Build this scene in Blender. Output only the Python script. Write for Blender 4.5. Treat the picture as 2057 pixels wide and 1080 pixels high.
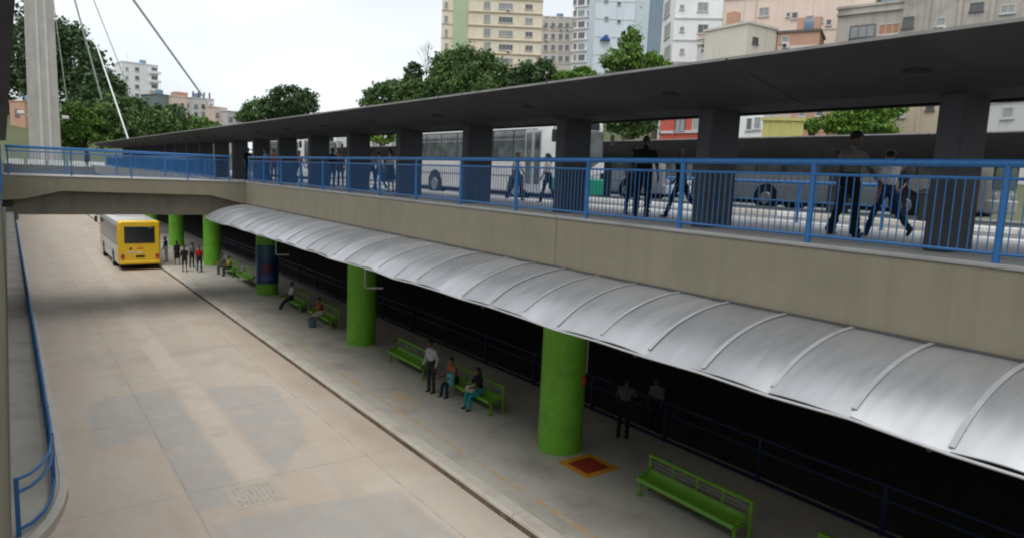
import bpy, bmesh, math, random
import numpy as np
from mathutils import Vector, Matrix
R = math.radians
scene = bpy.context.scene
for o in list(bpy.data.objects): bpy.data.objects.remove(o)
COL = scene.collection

# ------------------------------------------------------------------ camera
FPX, PW, PH = 1380.0, 2057.0, 1080.0
EYE = Vector((0, 0, 7.2))
def _cray(x, y): return Vector((x - PW/2, y - PH/2, FPX))
_Y = _cray(10, 312).normalized()
_Z = _Y.cross(_cray(1010, 355)).normalized()
if _Z.y > 0: _Z = -_Z
_X = _Y.cross(_Z)
RW = Matrix((_X, _Y, _Z))                 # camera axes -> world
def at(x, y, zc): return EYE + (RW @ _cray(x, y)) * (zc / FPX)
cam = bpy.data.cameras.new('camera'); camo = bpy.data.objects.new('camera', cam); COL.objects.link(camo)
rt, up, bk = RW @ Vector((1,0,0)), RW @ Vector((0,-1,0)), RW @ Vector((0,0,-1))
camo.matrix_world = Matrix(((rt.x,up.x,bk.x,EYE.x),(rt.y,up.y,bk.y,EYE.y),(rt.z,up.z,bk.z,EYE.z),(0,0,0,1)))
cam.sensor_width = 36; cam.lens = FPX/PW*36; cam.clip_start = .05; cam.clip_end = 6000
scene.camera = camo

# ------------------------------------------------------------------ sky, sun, exposure
SUN_EL, SUN_AZ = 68, 238                  # degrees; azimuth of the sun measured from +Y clockwise
w = bpy.data.worlds.new('World'); scene.world = w; w.use_nodes = True
nt = w.node_tree; nt.nodes.clear()
out = nt.nodes.new('ShaderNodeOutputWorld')
sky = nt.nodes.new('ShaderNodeTexSky'); sky.sky_type = 'NISHITA'; sky.sun_disc = False
sky.sun_elevation = R(SUN_EL); sky.sun_rotation = R(SUN_AZ)
b1 = nt.nodes.new('ShaderNodeBackground'); b1.inputs[1].default_value = .1
nt.links.new(sky.outputs[0], b1.inputs[0])
tc = nt.nodes.new('ShaderNodeTexCoord')
nz = nt.nodes.new('ShaderNodeTexNoise'); nz.inputs['Scale'].default_value = 2.2; nz.inputs['Detail'].default_value = 5; nz.inputs['Roughness'].default_value = .45
mp = nt.nodes.new('ShaderNodeMapping'); mp.inputs['Scale'].default_value = (1, 1, 2.6)
nt.links.new(tc.outputs['Generated'], mp.inputs[0]); nt.links.new(mp.outputs[0], nz.inputs['Vector'])
cr = nt.nodes.new('ShaderNodeValToRGB')
cr.color_ramp.elements[0].position = .38; cr.color_ramp.elements[0].color = (.50, .53, .555, 1)
cr.color_ramp.elements[1].position = .7; cr.color_ramp.elements[1].color = (.66, .672, .685, 1)
nt.links.new(nz.outputs[0], cr.inputs[0])
b2 = nt.nodes.new('ShaderNodeBackground'); b2.inputs[1].default_value = 1.12
nt.links.new(cr.outputs[0], b2.inputs[0])
mx = nt.nodes.new('ShaderNodeMixShader'); mx.inputs[0].default_value = .93
nt.links.new(b1.outputs[0], mx.inputs[1]); nt.links.new(b2.outputs[0], mx.inputs[2]); nt.links.new(mx.outputs[0], out.inputs[0])
sl = bpy.data.lights.new('sun', 'SUN'); sl.energy = 1.5; sl.angle = R(50); sl.color = (1, .96, .9)
so = bpy.data.objects.new('sun', sl); COL.objects.link(so)
sd = Vector((math.sin(R(SUN_AZ))*math.cos(R(SUN_EL)), math.cos(R(SUN_AZ))*math.cos(R(SUN_EL)), math.sin(R(SUN_EL))))
so.rotation_euler = sd.to_track_quat('Z', 'Y').to_euler(); so.location = (-20, -20, 60)
vs = scene.view_settings; vs.view_transform = 'Standard'; vs.look = 'None'; vs.exposure = 0.68; vs.gamma = 1; vs.use_curve_mapping = False
scene.render.film_transparent = False
scene.cycles.filter_width = 2.1

# ------------------------------------------------------------------ materials
MATS = {}
def _lk(nt, a, b): nt.links.new(a, b)
def mat(name, c, rough=.7, metal=0, c2=None, scale=3, amt=.5, bump=0, bscale=None, detail=5, streak=0, spec=.5, dirt=None, dscale=.5, damt=.5, coat=0, trans=0):
    if name in MATS: return MATS[name]
    m = bpy.data.materials.new(name); m.use_nodes = True; nt = m.node_tree
    bs = nt.nodes['Principled BSDF']
    bs.inputs['Roughness'].default_value = rough; bs.inputs['Metallic'].default_value = metal
    bs.inputs['Specular IOR Level'].default_value = spec
    if coat: bs.inputs['Coat Weight'].default_value = coat; bs.inputs['Coat Roughness'].default_value = .15
    if trans: bs.inputs['Transmission Weight'].default_value = trans
    geo = nt.nodes.new('ShaderNodeNewGeometry')
    def noise(s, st=(1,1,1), d=detail):
        mpn = nt.nodes.new('ShaderNodeMapping'); mpn.inputs['Scale'].default_value = st
        n = nt.nodes.new('ShaderNodeTexNoise'); n.inputs['Scale'].default_value = s; n.inputs['Detail'].default_value = d; n.inputs['Roughness'].default_value = .6
        _lk(nt, geo.outputs['Position'], mpn.inputs[0]); _lk(nt, mpn.outputs[0], n.inputs['Vector']); return n.outputs[0]
    def mixc(f, a, b):
        n = nt.nodes.new('ShaderNodeMix'); n.data_type = 'RGBA'
        _lk(nt, f, n.inputs[0])
        for v, i in ((a, 6), (b, 7)):
            if isinstance(v, tuple): n.inputs[i].default_value = (*v, 1)
            else: _lk(nt, v, n.inputs[i])
        return n.outputs[2]
    def ramp(f, a, b, hi=1.0):
        n = nt.nodes.new('ShaderNodeMapRange'); n.inputs[1].default_value = a; n.inputs[2].default_value = b; n.inputs[4].default_value = hi
        _lk(nt, f, n.inputs[0]); return n.outputs[0]
    if c2 is None: c2 = tuple(x*.82 for x in c)
    f = ramp(noise(scale), .5-amt*.5, .5+amt*.5)
    colr = mixc(f, c, c2)
    if streak:
        colr = mixc(ramp(noise(2.2, (1.2, 1.2, .07)), .5, .75, streak), colr, tuple(x*.5 for x in c))
    if dirt:
        colr = mixc(ramp(noise(dscale), .5, .7, damt), colr, dirt)
    _lk(nt, colr, bs.inputs['Base Color'])
    if rough > .15:
        _lk(nt, ramp(noise(scale*2.3), .2, .8), (rr := nt.nodes.new('ShaderNodeMapRange')).inputs[0])
        rr.inputs[3].default_value = max(.05, rough-.1); rr.inputs[4].default_value = min(1, rough+.12)
        _lk(nt, rr.outputs[0], bs.inputs['Roughness'])
    if bump:
        bn = nt.nodes.new('ShaderNodeBump'); bn.inputs['Strength'].default_value = bump; bn.inputs['Distance'].default_value = .02
        _lk(nt, noise(bscale or scale*8), bn.inputs['Height']); _lk(nt, bn.outputs[0], bs.inputs['Normal'])
    MATS[name] = m; return m

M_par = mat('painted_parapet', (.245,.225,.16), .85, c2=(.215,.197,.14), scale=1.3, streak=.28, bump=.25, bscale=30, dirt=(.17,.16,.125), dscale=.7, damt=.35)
M_beam = mat('beam_shaded_paint', (.17,.16,.122), .85, c2=(.145,.136,.102), scale=1.5, streak=.4, bump=.25, bscale=25)  # same beige as the parapet, darkened for the shade under the overhang
M_conc = mat('deck_concrete', (.34,.34,.335), .85, c2=(.27,.27,.265), scale=1.1, bump=.3, bscale=25, dirt=(.2,.195,.19), dscale=.6)
M_plat = mat('platform_concrete', (.5,.48,.435), .85, c2=(.42,.4,.36), scale=.9, bump=.25, bscale=30, dirt=(.26,.24,.21), dscale=.55, damt=.6)
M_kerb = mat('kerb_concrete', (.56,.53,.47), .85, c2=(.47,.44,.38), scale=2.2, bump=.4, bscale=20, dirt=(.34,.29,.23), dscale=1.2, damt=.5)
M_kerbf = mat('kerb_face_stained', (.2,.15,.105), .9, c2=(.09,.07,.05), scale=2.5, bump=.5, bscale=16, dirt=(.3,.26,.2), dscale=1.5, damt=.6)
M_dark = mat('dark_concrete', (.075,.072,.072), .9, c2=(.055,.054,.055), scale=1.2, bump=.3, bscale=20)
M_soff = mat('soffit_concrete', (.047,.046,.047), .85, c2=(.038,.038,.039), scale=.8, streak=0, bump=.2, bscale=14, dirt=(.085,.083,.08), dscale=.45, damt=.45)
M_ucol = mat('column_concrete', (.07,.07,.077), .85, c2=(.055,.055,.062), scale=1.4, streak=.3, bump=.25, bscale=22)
M_rooft = mat('roof_edge_concrete', (.3,.3,.29), .9, c2=(.18,.18,.175), scale=2, bump=.3)
M_green = mat('green_paint', (.19,.54,.04), .6, c2=(.16,.48,.034), scale=1.6, bump=.35, bscale=14, dirt=(.10,.29,.03), dscale=2.2, damt=.55)
M_bench = mat('bench_green', (.17,.42,.03), .45, c2=(.13,.34,.025), scale=5, bump=.1)
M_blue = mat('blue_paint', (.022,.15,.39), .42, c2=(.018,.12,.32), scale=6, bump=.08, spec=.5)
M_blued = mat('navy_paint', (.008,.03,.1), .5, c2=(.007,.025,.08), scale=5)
M_white = mat('white_paint', (.78,.78,.76), .6, c2=(.62,.62,.6), scale=2.2, dirt=(.35,.34,.32), dscale=1.4, damt=.6)
M_steel = mat('grey_steel', (.42,.43,.45), .45, .6, scale=4)
M_pole = mat('pale_steel', (.5,.52,.54), .5, .3, scale=4)
M_black = mat('black_rubber', (.018,.018,.02), .75, scale=8)
M_glass = mat('dark_glass', (.02,.025,.03), .08, 0, scale=2, spec=.8)
M_glass2 = mat('grey_window_glass', (.17,.2,.2), .1, 0, c2=(.035,.04,.04), scale=1.6, amt=.45, spec=.8)
M_yel = mat('bus_yellow', (.86,.56,.02), .35, c2=(.8,.5,.016), scale=1.6, coat=.4)
M_busw = mat('bus_white', (.72,.73,.73), .35, c2=(.62,.63,.63), scale=1.2, coat=.4, dirt=(.45,.43,.4), dscale=.9, damt=.35)
M_busg = mat('bus_grey', (.5,.5,.47), .4, c2=(.42,.42,.39), scale=1.2, coat=.3, dirt=(.3,.28,.25), dscale=.9, damt=.4)
M_busgr = mat('bus_green', (.01,.28,.12), .35, scale=1.6, coat=.4)
M_red = mat('red_plastic', (.5,.03,.02), .3, scale=4)
M_chrome = mat('rim_metal', (.5,.5,.5), .35, .8, scale=5)

def canopy_mat():
    m = bpy.data.materials.new('galvanised_sheet'); m.use_nodes = True; nt = m.node_tree; bs = nt.nodes['Principled BSDF']
    geo = nt.nodes.new('ShaderNodeNewGeometry')
    n = nt.nodes.new('ShaderNodeTexNoise'); n.inputs['Scale'].default_value = 1.1; n.inputs['Detail'].default_value = 6
    _lk(nt, geo.outputs['Position'], n.inputs['Vector'])
    mpc = nt.nodes.new('ShaderNodeMapping'); mpc.inputs['Scale'].default_value = (.7, 3.2, .7); _lk(nt, geo.outputs['Position'], mpc.inputs[0]); _lk(nt, mpc.outputs[0], n.inputs['Vector'])
    oi = nt.nodes.new('ShaderNodeObjectInfo')
    mx = nt.nodes.new('ShaderNodeMix'); mx.data_type = 'RGBA'; mx.inputs[6].default_value = (.58,.6,.63,1); mx.inputs[7].default_value = (.38,.39,.41,1)
    rmp = nt.nodes.new('ShaderNodeMapRange'); rmp.inputs[1].default_value = .1; rmp.inputs[2].default_value = .95; _lk(nt, n.outputs[0], rmp.inputs[0]); _lk(nt, rmp.outputs[0], mx.inputs[0])
    m2 = nt.nodes.new('ShaderNodeMix'); m2.data_type = 'RGBA'; m2.blend_type = 'MULTIPLY'; m2.inputs[0].default_value = 1
    mr = nt.nodes.new('ShaderNodeMapRange'); mr.inputs[3].default_value = .78; mr.inputs[4].default_value = 1.05
    _lk(nt, oi.outputs['Random'], mr.inputs[0]); _lk(nt, mx.outputs[2], m2.inputs[6]); _lk(nt, mr.outputs[0], m2.inputs[7]); _lk(nt, m2.outputs[2], bs.inputs['Base Color'])
    bs.inputs['Metallic'].default_value = .72
    n2 = nt.nodes.new('ShaderNodeTexNoise'); n2.inputs['Scale'].default_value = 2.4; n2.inputs['Detail'].default_value = 5
    _lk(nt, geo.outputs['Position'], n2.inputs['Vector'])
    _lk(nt, mpc.outputs[0], n2.inputs['Vector'])
    r2 = nt.nodes.new('ShaderNodeMapRange'); r2.inputs[3].default_value = .3; r2.inputs[4].default_value = .52
    _lk(nt, n2.outputs[0], r2.inputs[0]); _lk(nt, r2.outputs[0], bs.inputs['Roughness'])
    bn = nt.nodes.new('ShaderNodeBump'); bn.inputs['Strength'].default_value = .12; bn.inputs['Distance'].default_value = .05
    n3 = nt.nodes.new('ShaderNodeTexNoise'); n3.inputs['Scale'].default_value = 1.6; n3.inputs['Detail'].default_value = 2
    _lk(nt, geo.outputs['Position'], n3.inputs['Vector']); _lk(nt, n3.outputs[0], bn.inputs['Height']); _lk(nt, bn.outputs[0], bs.inputs['Normal'])
    return m
M_can = canopy_mat()
M_strip = mat('seam_metal', (.42,.43,.45), .5, .3, c2=(.3,.31,.33), scale=2)

def road_mat():
    m = bpy.data.materials.new('road_concrete'); m.use_nodes = True; nt = m.node_tree; bs = nt.nodes['Principled BSDF']
    geo = nt.nodes.new('ShaderNodeNewGeometry')
    def N(s, st=(1,1,1), d=6):
        mpn = nt.nodes.new('ShaderNodeMapping'); mpn.inputs['Scale'].default_value = st
        n = nt.nodes.new('ShaderNodeTexNoise'); n.inputs['Scale'].default_value = s; n.inputs['Detail'].default_value = d; n.inputs['Roughness'].default_value = .6
        _lk(nt, geo.outputs['Position'], mpn.inputs[0]); _lk(nt, mpn.outputs[0], n.inputs['Vector']); return n
    # wobbling coordinates so that stain outlines are uneven
    wob = N(2.6, d=6); sub = nt.nodes.new('ShaderNodeVectorMath'); sub.operation = 'SUBTRACT'; sub.inputs[1].default_value = (.5,.5,.5); _lk(nt, wob.outputs['Color'], sub.inputs[0])
    sc = nt.nodes.new('ShaderNodeVectorMath'); sc.operation = 'SCALE'; sc.inputs['Scale'].default_value = .22; _lk(nt, sub.outputs[0], sc.inputs[0])
    ad = nt.nodes.new('ShaderNodeVectorMath'); ad.operation = 'ADD'; _lk(nt, geo.outputs['Position'], ad.inputs[0]); _lk(nt, sc.outputs[0], ad.inputs[1])
    def ramp(f, a, b, lo=0., hi=1.):
        n = nt.nodes.new('ShaderNodeMapRange'); n.inputs[1].default_value = a; n.inputs[2].default_value = b; n.inputs[3].default_value = lo; n.inputs[4].default_value = hi
        _lk(nt, f, n.inputs[0]); return n.outputs[0]
    def math_(op, a, b):
        n = nt.nodes.new('ShaderNodeMath'); n.operation = op
        for i, v in enumerate((a, b)):
            if isinstance(v, (int, float)): n.inputs[i].default_value = v
            else: _lk(nt, v, n.inputs[i])
        return n.outputs[0]
    def poly(pts, soft=.09, src=None):           # convex polygon, counter-clockwise
        acc = None
        for i in range(len(pts)):
            (x0,y0),(x1,y1) = pts[i], pts[(i+1) % len(pts)]
            nx, ny = -(y1-y0), (x1-x0); L = math.hypot(nx, ny); nx /= L; ny /= L
            dp = nt.nodes.new('ShaderNodeVectorMath'); dp.operation = 'DOT_PRODUCT'; dp.inputs[1].default_value = (nx, ny, 0)
            _lk(nt, src or ad.outputs[0], dp.inputs[0])
            d0 = nx*x0 + ny*y0
            r = ramp(dp.outputs['Value'], d0-soft*.3, d0+soft)
            acc = r if acc is None else math_('MULTIPLY', acc, r)
        return acc
    def mixc(f, a, b):
        n = nt.nodes.new('ShaderNodeMix'); n.data_type = 'RGBA'
        if isinstance(f, float): n.inputs[0].default_value = f
        else: _lk(nt, f, n.inputs[0])
        for v, i in ((a, 6), (b, 7)):
            if isinstance(v, tuple): n.inputs[i].default_value = (*v, 1)
            else: _lk(nt, v, n.inputs[i])
        return n.outputs[2]
    tan, pink, pale, grey = (.50,.435,.365), (.485,.40,.325), (.545,.51,.45), (.40,.385,.36)
    c = mixc(ramp(N(.3).outputs[0], .38, .62), tan, pink)
    c = mixc(ramp(N(.5, (1.6,.5,1)).outputs[0], .48, .68, 0, .6), c, (.5,.46,.405))
    c = mixc(ramp(N(.35, (2.6,.18,1)).outputs[0], .5, .72, 0, .55), c, pale)
    # bare grey slabs
    g = math_('MAXIMUM', poly([(1.45,19.3),(4.0,19.3),(4.0,23.7),(2.3,23.6),(1.6,23.0)]), poly([(2.85,14.6),(4.0,14.6),(4.0,19.6),(2.85,19.6)]))
    g = math_('MAXIMUM', g, poly([(4.85,14.4),(6.2,14.4),(6.5,17.9),(8.0,20.3),(7.4,22.2),(5.8,23.0),(4.85,23.2)]))
    g = math_('MAXIMUM', g, poly([(2.3,6.0),(7.4,6.0),(6.9,13.4),(4.9,13.9),(3.0,14.0)], .12))
    g = math_('MULTIPLY', g, ramp(N(1.1, d=8).outputs[0], .3, .6, .45, 1.))
    c = mixc(g, c, grey)
    g2 = math_('MULTIPLY', poly([(.9,27.0),(7.2,26.2),(7.8,29.3),(1.2,29.8)], .9), ramp(N(.8, (.5,1.5,1)).outputs[0], .38, .62, 0, .7))
    c = mixc(g2, c, (.37,.34,.305))
    g3 = math_('MULTIPLY', poly([(1.,36.),(8.,34.),(8.,39.),(1.,40.)], .9), ramp(N(.8, (.5,1.5,1)).outputs[0], .38, .62, 0, .45))  # faint darker mottled band across the road by the bridge
    c = mixc(g3, c, (.4,.37,.33))
    # trench patch, paler
    raw = geo.outputs['Position']
    p = math_('MAXIMUM', poly([(4.02,15.4),(4.72,15.4),(4.78,24.2),(4.06,24.2)], .06), poly([(3.95,24.8),(4.7,24.8),(4.75,36),(4.0,36)], .08))
    p = math_('MAXIMUM', p, poly([(4.3,36.5),(5.1,36.5),(5.7,66),(4.8,66)], .1))
    c = mixc(math_('MULTIPLY', p, ramp(N(2).outputs[0], .2, .6, .5, 1)), c, (.55,.49,.41))
    q = poly([(6.2,13.6),(8.2,13.3),(8.2,13.9),(6.2,14.2)], .15)
    c = mixc(math_('MULTIPLY', q, .75), c, (.52,.48,.40))
    # tyre polish and drips
    sx = nt.nodes.new('ShaderNodeSeparateXYZ'); _lk(nt, ad.outputs[0], sx.inputs[0])
    for x0 in (2.4, 5.9, 7.6):
        t = ramp(math_('ABSOLUTE', math_('SUBTRACT', sx.outputs[0], x0), 0), .05, .45, 1, 0)
        t = math_('MULTIPLY', t, ramp(N(.9, (1,.15,1)).outputs[0], .42, .7, 0, .38))
        c = mixc(t, c, (.33,.285,.24))
    # slab joints
    sr = nt.nodes.new('ShaderNodeSeparateXYZ'); _lk(nt, raw, sr.inputs[0])
    for src_, per, off in ((sr.outputs[1], 5.2, 2.6), (sr.outputs[0], 4.2, -.18)):
        f = math_('ABSOLUTE', math_('SUBTRACT', math_('MODULO', math_('ADD', src_, 104.0-off), per), per/2), 0)
        j = ramp(f, .012, .035, .5, 0)
        c = mixc(math_('MULTIPLY', j, ramp(N(1.4).outputs[0], .35, .6)), c, (.2,.175,.15))
    c = mixc(ramp(N(.7, (1.2,.8,1), 8).outputs[0], .52, .66, 0, .5), c, (.40,.335,.275))
    c = mixc(ramp(N(1.7, (1.,.6,1), 8).outputs[0], .58, .72, 0, .3), c, (.6,.555,.485))
    c = mixc(ramp(N(26, d=2).outputs[0], .5, .8, 0, .35), c, (.38,.335,.285))
    c = mixc(ramp(N(9, d=3).outputs[0], .55, .75, 0, .35), c, (.36,.33,.29))
    c = mixc(ramp(N(.16, (1,1,1)).outputs[0], .56, .7, 0, .5), c, (.52,.48,.42))
    _lk(nt, c, bs.inputs['Base Color'])
    _lk(nt, ramp(N(.8).outputs[0], .3, .7, .6, .9), bs.inputs['Roughness'])
    bn = nt.nodes.new('ShaderNodeBump'); bn.inputs['Strength'].default_value = .25; bn.inputs['Distance'].default_value = .015
    _lk(nt, N(18).outputs[0], bn.inputs['Height']); _lk(nt, bn.outputs[0], bs.inputs['Normal'])
    return m
M_road = road_mat()

def worn_paint(name, c, base, amt=.5, scale=6):
    m = bpy.data.materials.new(name); m.use_nodes = True; nt = m.node_tree; bs = nt.nodes['Principled BSDF']
    geo = nt.nodes.new('ShaderNodeNewGeometry'); n = nt.nodes.new('ShaderNodeTexNoise'); n.inputs['Scale'].default_value = scale; n.inputs['Detail'].default_value = 6
    _lk(nt, geo.outputs['Position'], n.inputs['Vector'])
    r = nt.nodes.new('ShaderNodeMapRange'); r.inputs[1].default_value = amt-.12; r.inputs[2].default_value = amt+.12; _lk(nt, n.outputs[0], r.inputs[0])
    x = nt.nodes.new('ShaderNodeMix'); x.data_type = 'RGBA'; x.inputs[6].default_value = (*c, 1); x.inputs[7].default_value = (*base, 1)
    _lk(nt, r.outputs[0], x.inputs[0]); _lk(nt, x.outputs[2], bs.inputs['Base Color']); bs.inputs['Roughness'].default_value = .8
    return m

def leaf_mat(name, dark, light):
    m = bpy.data.materials.new(name); m.use_nodes = True; nt = m.node_tree; bs = nt.nodes['Principled BSDF']
    geo = nt.nodes.new('ShaderNodeNewGeometry')
    x = nt.nodes.new('ShaderNodeMix'); x.data_type = 'RGBA'; x.inputs[6].default_value = (*dark, 1); x.inputs[7].default_value = (*light, 1)
    n = nt.nodes.new('ShaderNodeTexNoise'); n.inputs['Scale'].default_value = .35; _lk(nt, geo.outputs['Position'], n.inputs['Vector'])
    a = nt.nodes.new('ShaderNodeMath'); a.operation = 'MULTIPLY'; a.use_clamp = True
    r = nt.nodes.new('ShaderNodeMapRange'); r.inputs[1].default_value = .35; r.inputs[2].default_value = .65; r.inputs[3].default_value = .25; r.inputs[4].default_value = 1.2; _lk(nt, n.outputs[0], r.inputs[0])
    _lk(nt, geo.outputs['Random Per Island'], a.inputs[0]); _lk(nt, r.outputs[0], a.inputs[1]); _lk(nt, a.outputs[0], x.inputs[0])
    _lk(nt, x.outputs[2], bs.inputs['Base Color']); bs.inputs['Roughness'].default_value = .6; bs.inputs['Specular IOR Level'].default_value = .3
    return m
L_dark = leaf_mat('leaf_dark', (.03,.065,.025), (.075,.135,.045))
L_mid = leaf_mat('leaf_mid', (.045,.095,.028), (.125,.205,.055))
L_bright = leaf_mat('leaf_bright', (.06,.135,.022), (.17,.29,.055))
L_lime = leaf_mat('leaf_lime', (.07,.16,.02), (.2,.33,.05))
M_bark = mat('bark', (.09,.07,.05), .9, c2=(.05,.04,.03), scale=6, bump=.5)

# ------------------------------------------------------------------ mesh helpers
def wloc(o):
    v = Vector((0,0,0))
    while o: v += o.location; o = o.parent
    return v
def link(name, me, parent=None, loc=(0,0,0), rotz=0):
    o = bpy.data.objects.new(name, me); COL.objects.link(o); o.location = loc
    if rotz: o.rotation_euler = (0,0,rotz)
    if parent: o.parent = parent
    return o
def empty(name, loc, label=None, cat=None, group=None, rotz=0, kind=None):
    o = link(name, None, None, loc, rotz); o.empty_display_size = .2
    return tag(o, label, cat, group, kind)
def tag(o, label=None, cat=None, group=None, kind=None):
    if label: o['label'] = label
    if cat: o['category'] = cat
    if group: o['group'] = group
    if kind: o['kind'] = kind
    return o
class MB:
    def __init__(s): s.v = []; s.f = []; s.m = []; s.mi = 0
    def add(s, vs, fs):
        b = len(s.v); s.v += [tuple(v) for v in vs]
        for f in fs: s.f.append([b+i for i in f]); s.m.append(s.mi)
        return s
    def box(s, x0, x1, y0, y1, z0, z1):
        return s.add([(x0,y0,z0),(x1,y0,z0),(x1,y1,z0),(x0,y1,z0),(x0,y0,z1),(x1,y0,z1),(x1,y1,z1),(x0,y1,z1)],
                     [(0,3,2,1),(4,5,6,7),(0,1,5,4),(1,2,6,5),(2,3,7,6),(3,0,4,7)])
    def bbox(s, x0, x1, y0, y1, z0, z1, b=.02):   # box with chamfered edges
        bm = bmesh.new(); bmesh.ops.create_cube(bm, size=1)
        for v in bm.verts: v.co = Vector(((x0+x1)/2+v.co.x*(x1-x0), (y0+y1)/2+v.co.y*(y1-y0), (z0+z1)/2+v.co.z*(z1-z0)))
        bmesh.ops.bevel(bm, geom=bm.edges[:], offset=b, segments=1 if b < .05 else 3, affect='EDGES', profile=.5)
        bm.verts.index_update(); s.add([v.co[:] for v in bm.verts], [[v.index for v in f.verts] for f in bm.faces]); bm.free(); return s
    def path(s, pts, r, n=8, closed=False):
        pts = [Vector(p) for p in pts]; rings = []; N = len(pts)
        rr = r if isinstance(r, (list, tuple)) else [r]*N
        ref = None
        for i, p in enumerate(pts):
            a = pts[max(i-1,0)]; b = pts[min(i+1,N-1)]; d = (b-a).normalized()
            if ref is None: ref = Vector((0,0,1)) if abs(d.z) < .9 else Vector((1,0,0))
            u = d.cross(ref).normalized(); v = u.cross(d).normalized(); ref = v
            q = rr[i]; q = q if isinstance(q, (tuple, list)) else (q, q)
            rings.append([p + u*math.cos(k*2*math.pi/n)*q[0] + v*math.sin(k*2*math.pi/n)*q[1] for k in range(n)])
        vs = [v for rg in rings for v in rg]; fs = []
        for i in range(N-1):
            for k in range(n):
                fs.append((i*n+k, i*n+(k+1)%n, (i+1)*n+(k+1)%n, (i+1)*n+k))
        fs.append(tuple(range(n))[::-1]); fs.append(tuple((N-1)*n+k for k in range(n)))
        return s.add(vs, fs)
    def cyl(s, p0, p1, r, n=10): return s.path([p0, p1], r, n)
    def lathe(s, prof, c=(0,0,0), n=24):
        vs = []; fs = []
        for (r, z) in prof:
            for k in range(n): vs.append((c[0]+r*math.cos(k*2*math.pi/n), c[1]+r*math.sin(k*2*math.pi/n), c[2]+z))
        for i in range(len(prof)-1):
            for k in range(n): fs.append((i*n+k, i*n+(k+1)%n, (i+1)*n+(k+1)%n, (i+1)*n+k))
        fs.append(tuple(range(n))[::-1]); fs.append(tuple((len(prof)-1)*n+k for k in range(n)))
        return s.add(vs, fs)
    def ell(s, c, r, n=12, m=8):
        vs = [(c[0],c[1],c[2]-r[2])]; fs = []
        for i in range(1, m):
            t = math.pi*i/m
            for k in range(n): vs.append((c[0]+r[0]*math.sin(t)*math.cos(k*2*math.pi/n), c[1]+r[1]*math.sin(t)*math.sin(k*2*math.pi/n), c[2]-r[2]*math.cos(t)))
        vs.append((c[0],c[1],c[2]+r[2])); L = len(vs)-1
        for k in range(n):
            fs.append((0, 1+(k+1)%n, 1+k)); fs.append((L, 1+(m-2)*n+k, 1+(m-2)*n+(k+1)%n))
            for i in range(m-2): fs.append((1+i*n+k, 1+i*n+(k+1)%n, 1+(i+1)*n+(k+1)%n, 1+(i+1)*n+k))
        return s.add(vs, fs)
    def prism(s, prof, y0, y1):     # profile in (x,z), extruded along y
        n = len(prof)
        vs = [(x,y0,z) for x,z in prof] + [(x,y1,z) for x,z in prof]
        fs = [tuple(range(n)), tuple(range(n,2*n))[::-1]] + [(i, i+n, (i+1)%n+n, (i+1)%n) for i in range(n)]
        return s.add(vs, fs)
    def mesh(s, name, mats, smooth=False, recalc=True):
        me = bpy.data.meshes.new(name); me.from_pydata(s.v, [], s.f)
        for m in (mats if isinstance(mats, (list, tuple)) else [mats]): me.materials.append(m)
        if len(me.materials) > 1: me.polygons.foreach_set('material_index', s.m)
        if recalc:
            bm = bmesh.new(); bm.from_mesh(me); bmesh.ops.recalc_face_normals(bm, faces=bm.faces[:]); bm.to_mesh(me); bm.free()
        if smooth:
            me.polygons.foreach_set('use_smooth', [True]*len(me.polygons)); me.set_sharp_from_angle(angle=R(40))
        me.update(); return me
    def build(s, name, mats, parent=None, world=False, smooth=False):
        if world and parent:
            w_ = wloc(parent); s.v = [(v[0]-w_.x, v[1]-w_.y, v[2]-w_.z) for v in s.v]
        return link(name, s.mesh(name, mats, smooth), parent)
def struct(name, mb, m, smooth=False): return tag(mb.build(name, m, smooth=smooth), kind='structure')

D = 6.41            # upper deck level
LANE = 6.26         # upper bus lane
YB = 35.47          # near face of the road bridge
random.seed(7)

# ================================================================== SETTING
gm = mat('soil', (.16,.15,.11), .95, c2=(.11,.11,.075), scale=.05, bump=.2)
struct('ground', MB().add([(-3000,-3000,-.3),(3000,-3000,-.3),(3000,3000,-.3),(-3000,3000,-.3)], [(0,1,2,3)]), gm)
struct('road', MB().box(-.3, 8.26, -30, 107.5, -.25, 0), M_road)
plat = struct('platform', MB().box(8.64, 14.6, -30, 107.5, -.25, .2), M_plat)
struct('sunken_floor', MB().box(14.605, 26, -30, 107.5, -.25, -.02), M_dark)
# platform kerb laid in lengths, worn and slightly out of line
kp = tag(link('kerb', None, None, (8.39, 0, 0)), kind='structure')
y = -6.0; k = 0
while y < 107:
    L = random.choice((2.0, 2.4, 2.8)); dx = random.uniform(-.01, .01); dz = random.uniform(-.006, .006)
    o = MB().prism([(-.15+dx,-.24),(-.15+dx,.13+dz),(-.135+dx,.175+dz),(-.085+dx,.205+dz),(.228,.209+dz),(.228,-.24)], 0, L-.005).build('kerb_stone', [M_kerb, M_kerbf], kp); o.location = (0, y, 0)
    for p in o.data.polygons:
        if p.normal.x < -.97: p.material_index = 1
    y += L; k += 1
orange = worn_paint('worn_orange_line', (.52,.36,.19), (.45,.435,.395), .5, 4)
ml = MB(); y = 3.0
while y < 60:
    L = random.uniform(1.2, 3.4); ml.box(9.04, 9.17, y, y+L, .2005, .204); y += L+random.uniform(.01,.12)
struct('platform_line', ml, orange)
struct('faded_marking', MB().box(9.35, 10.05, 17.6, 19.5, .2005, .204), worn_paint('faded_orange', (.5,.39,.25), (.45,.435,.395), .48, 3))
struct('floor_marking_border', MB().box(10.82, 11.92, 11.3, 12.4, .2005, .204), worn_paint('yellow_border', (.7,.3,.012), (.5,.26,.05), .58, 5))
struct('floor_marking_square', MB().box(11.0, 11.74, 11.48, 12.22, .2046, .208), worn_paint('red_square', (.32,.028,.01), (.2,.03,.012), .6, 6))
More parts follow.
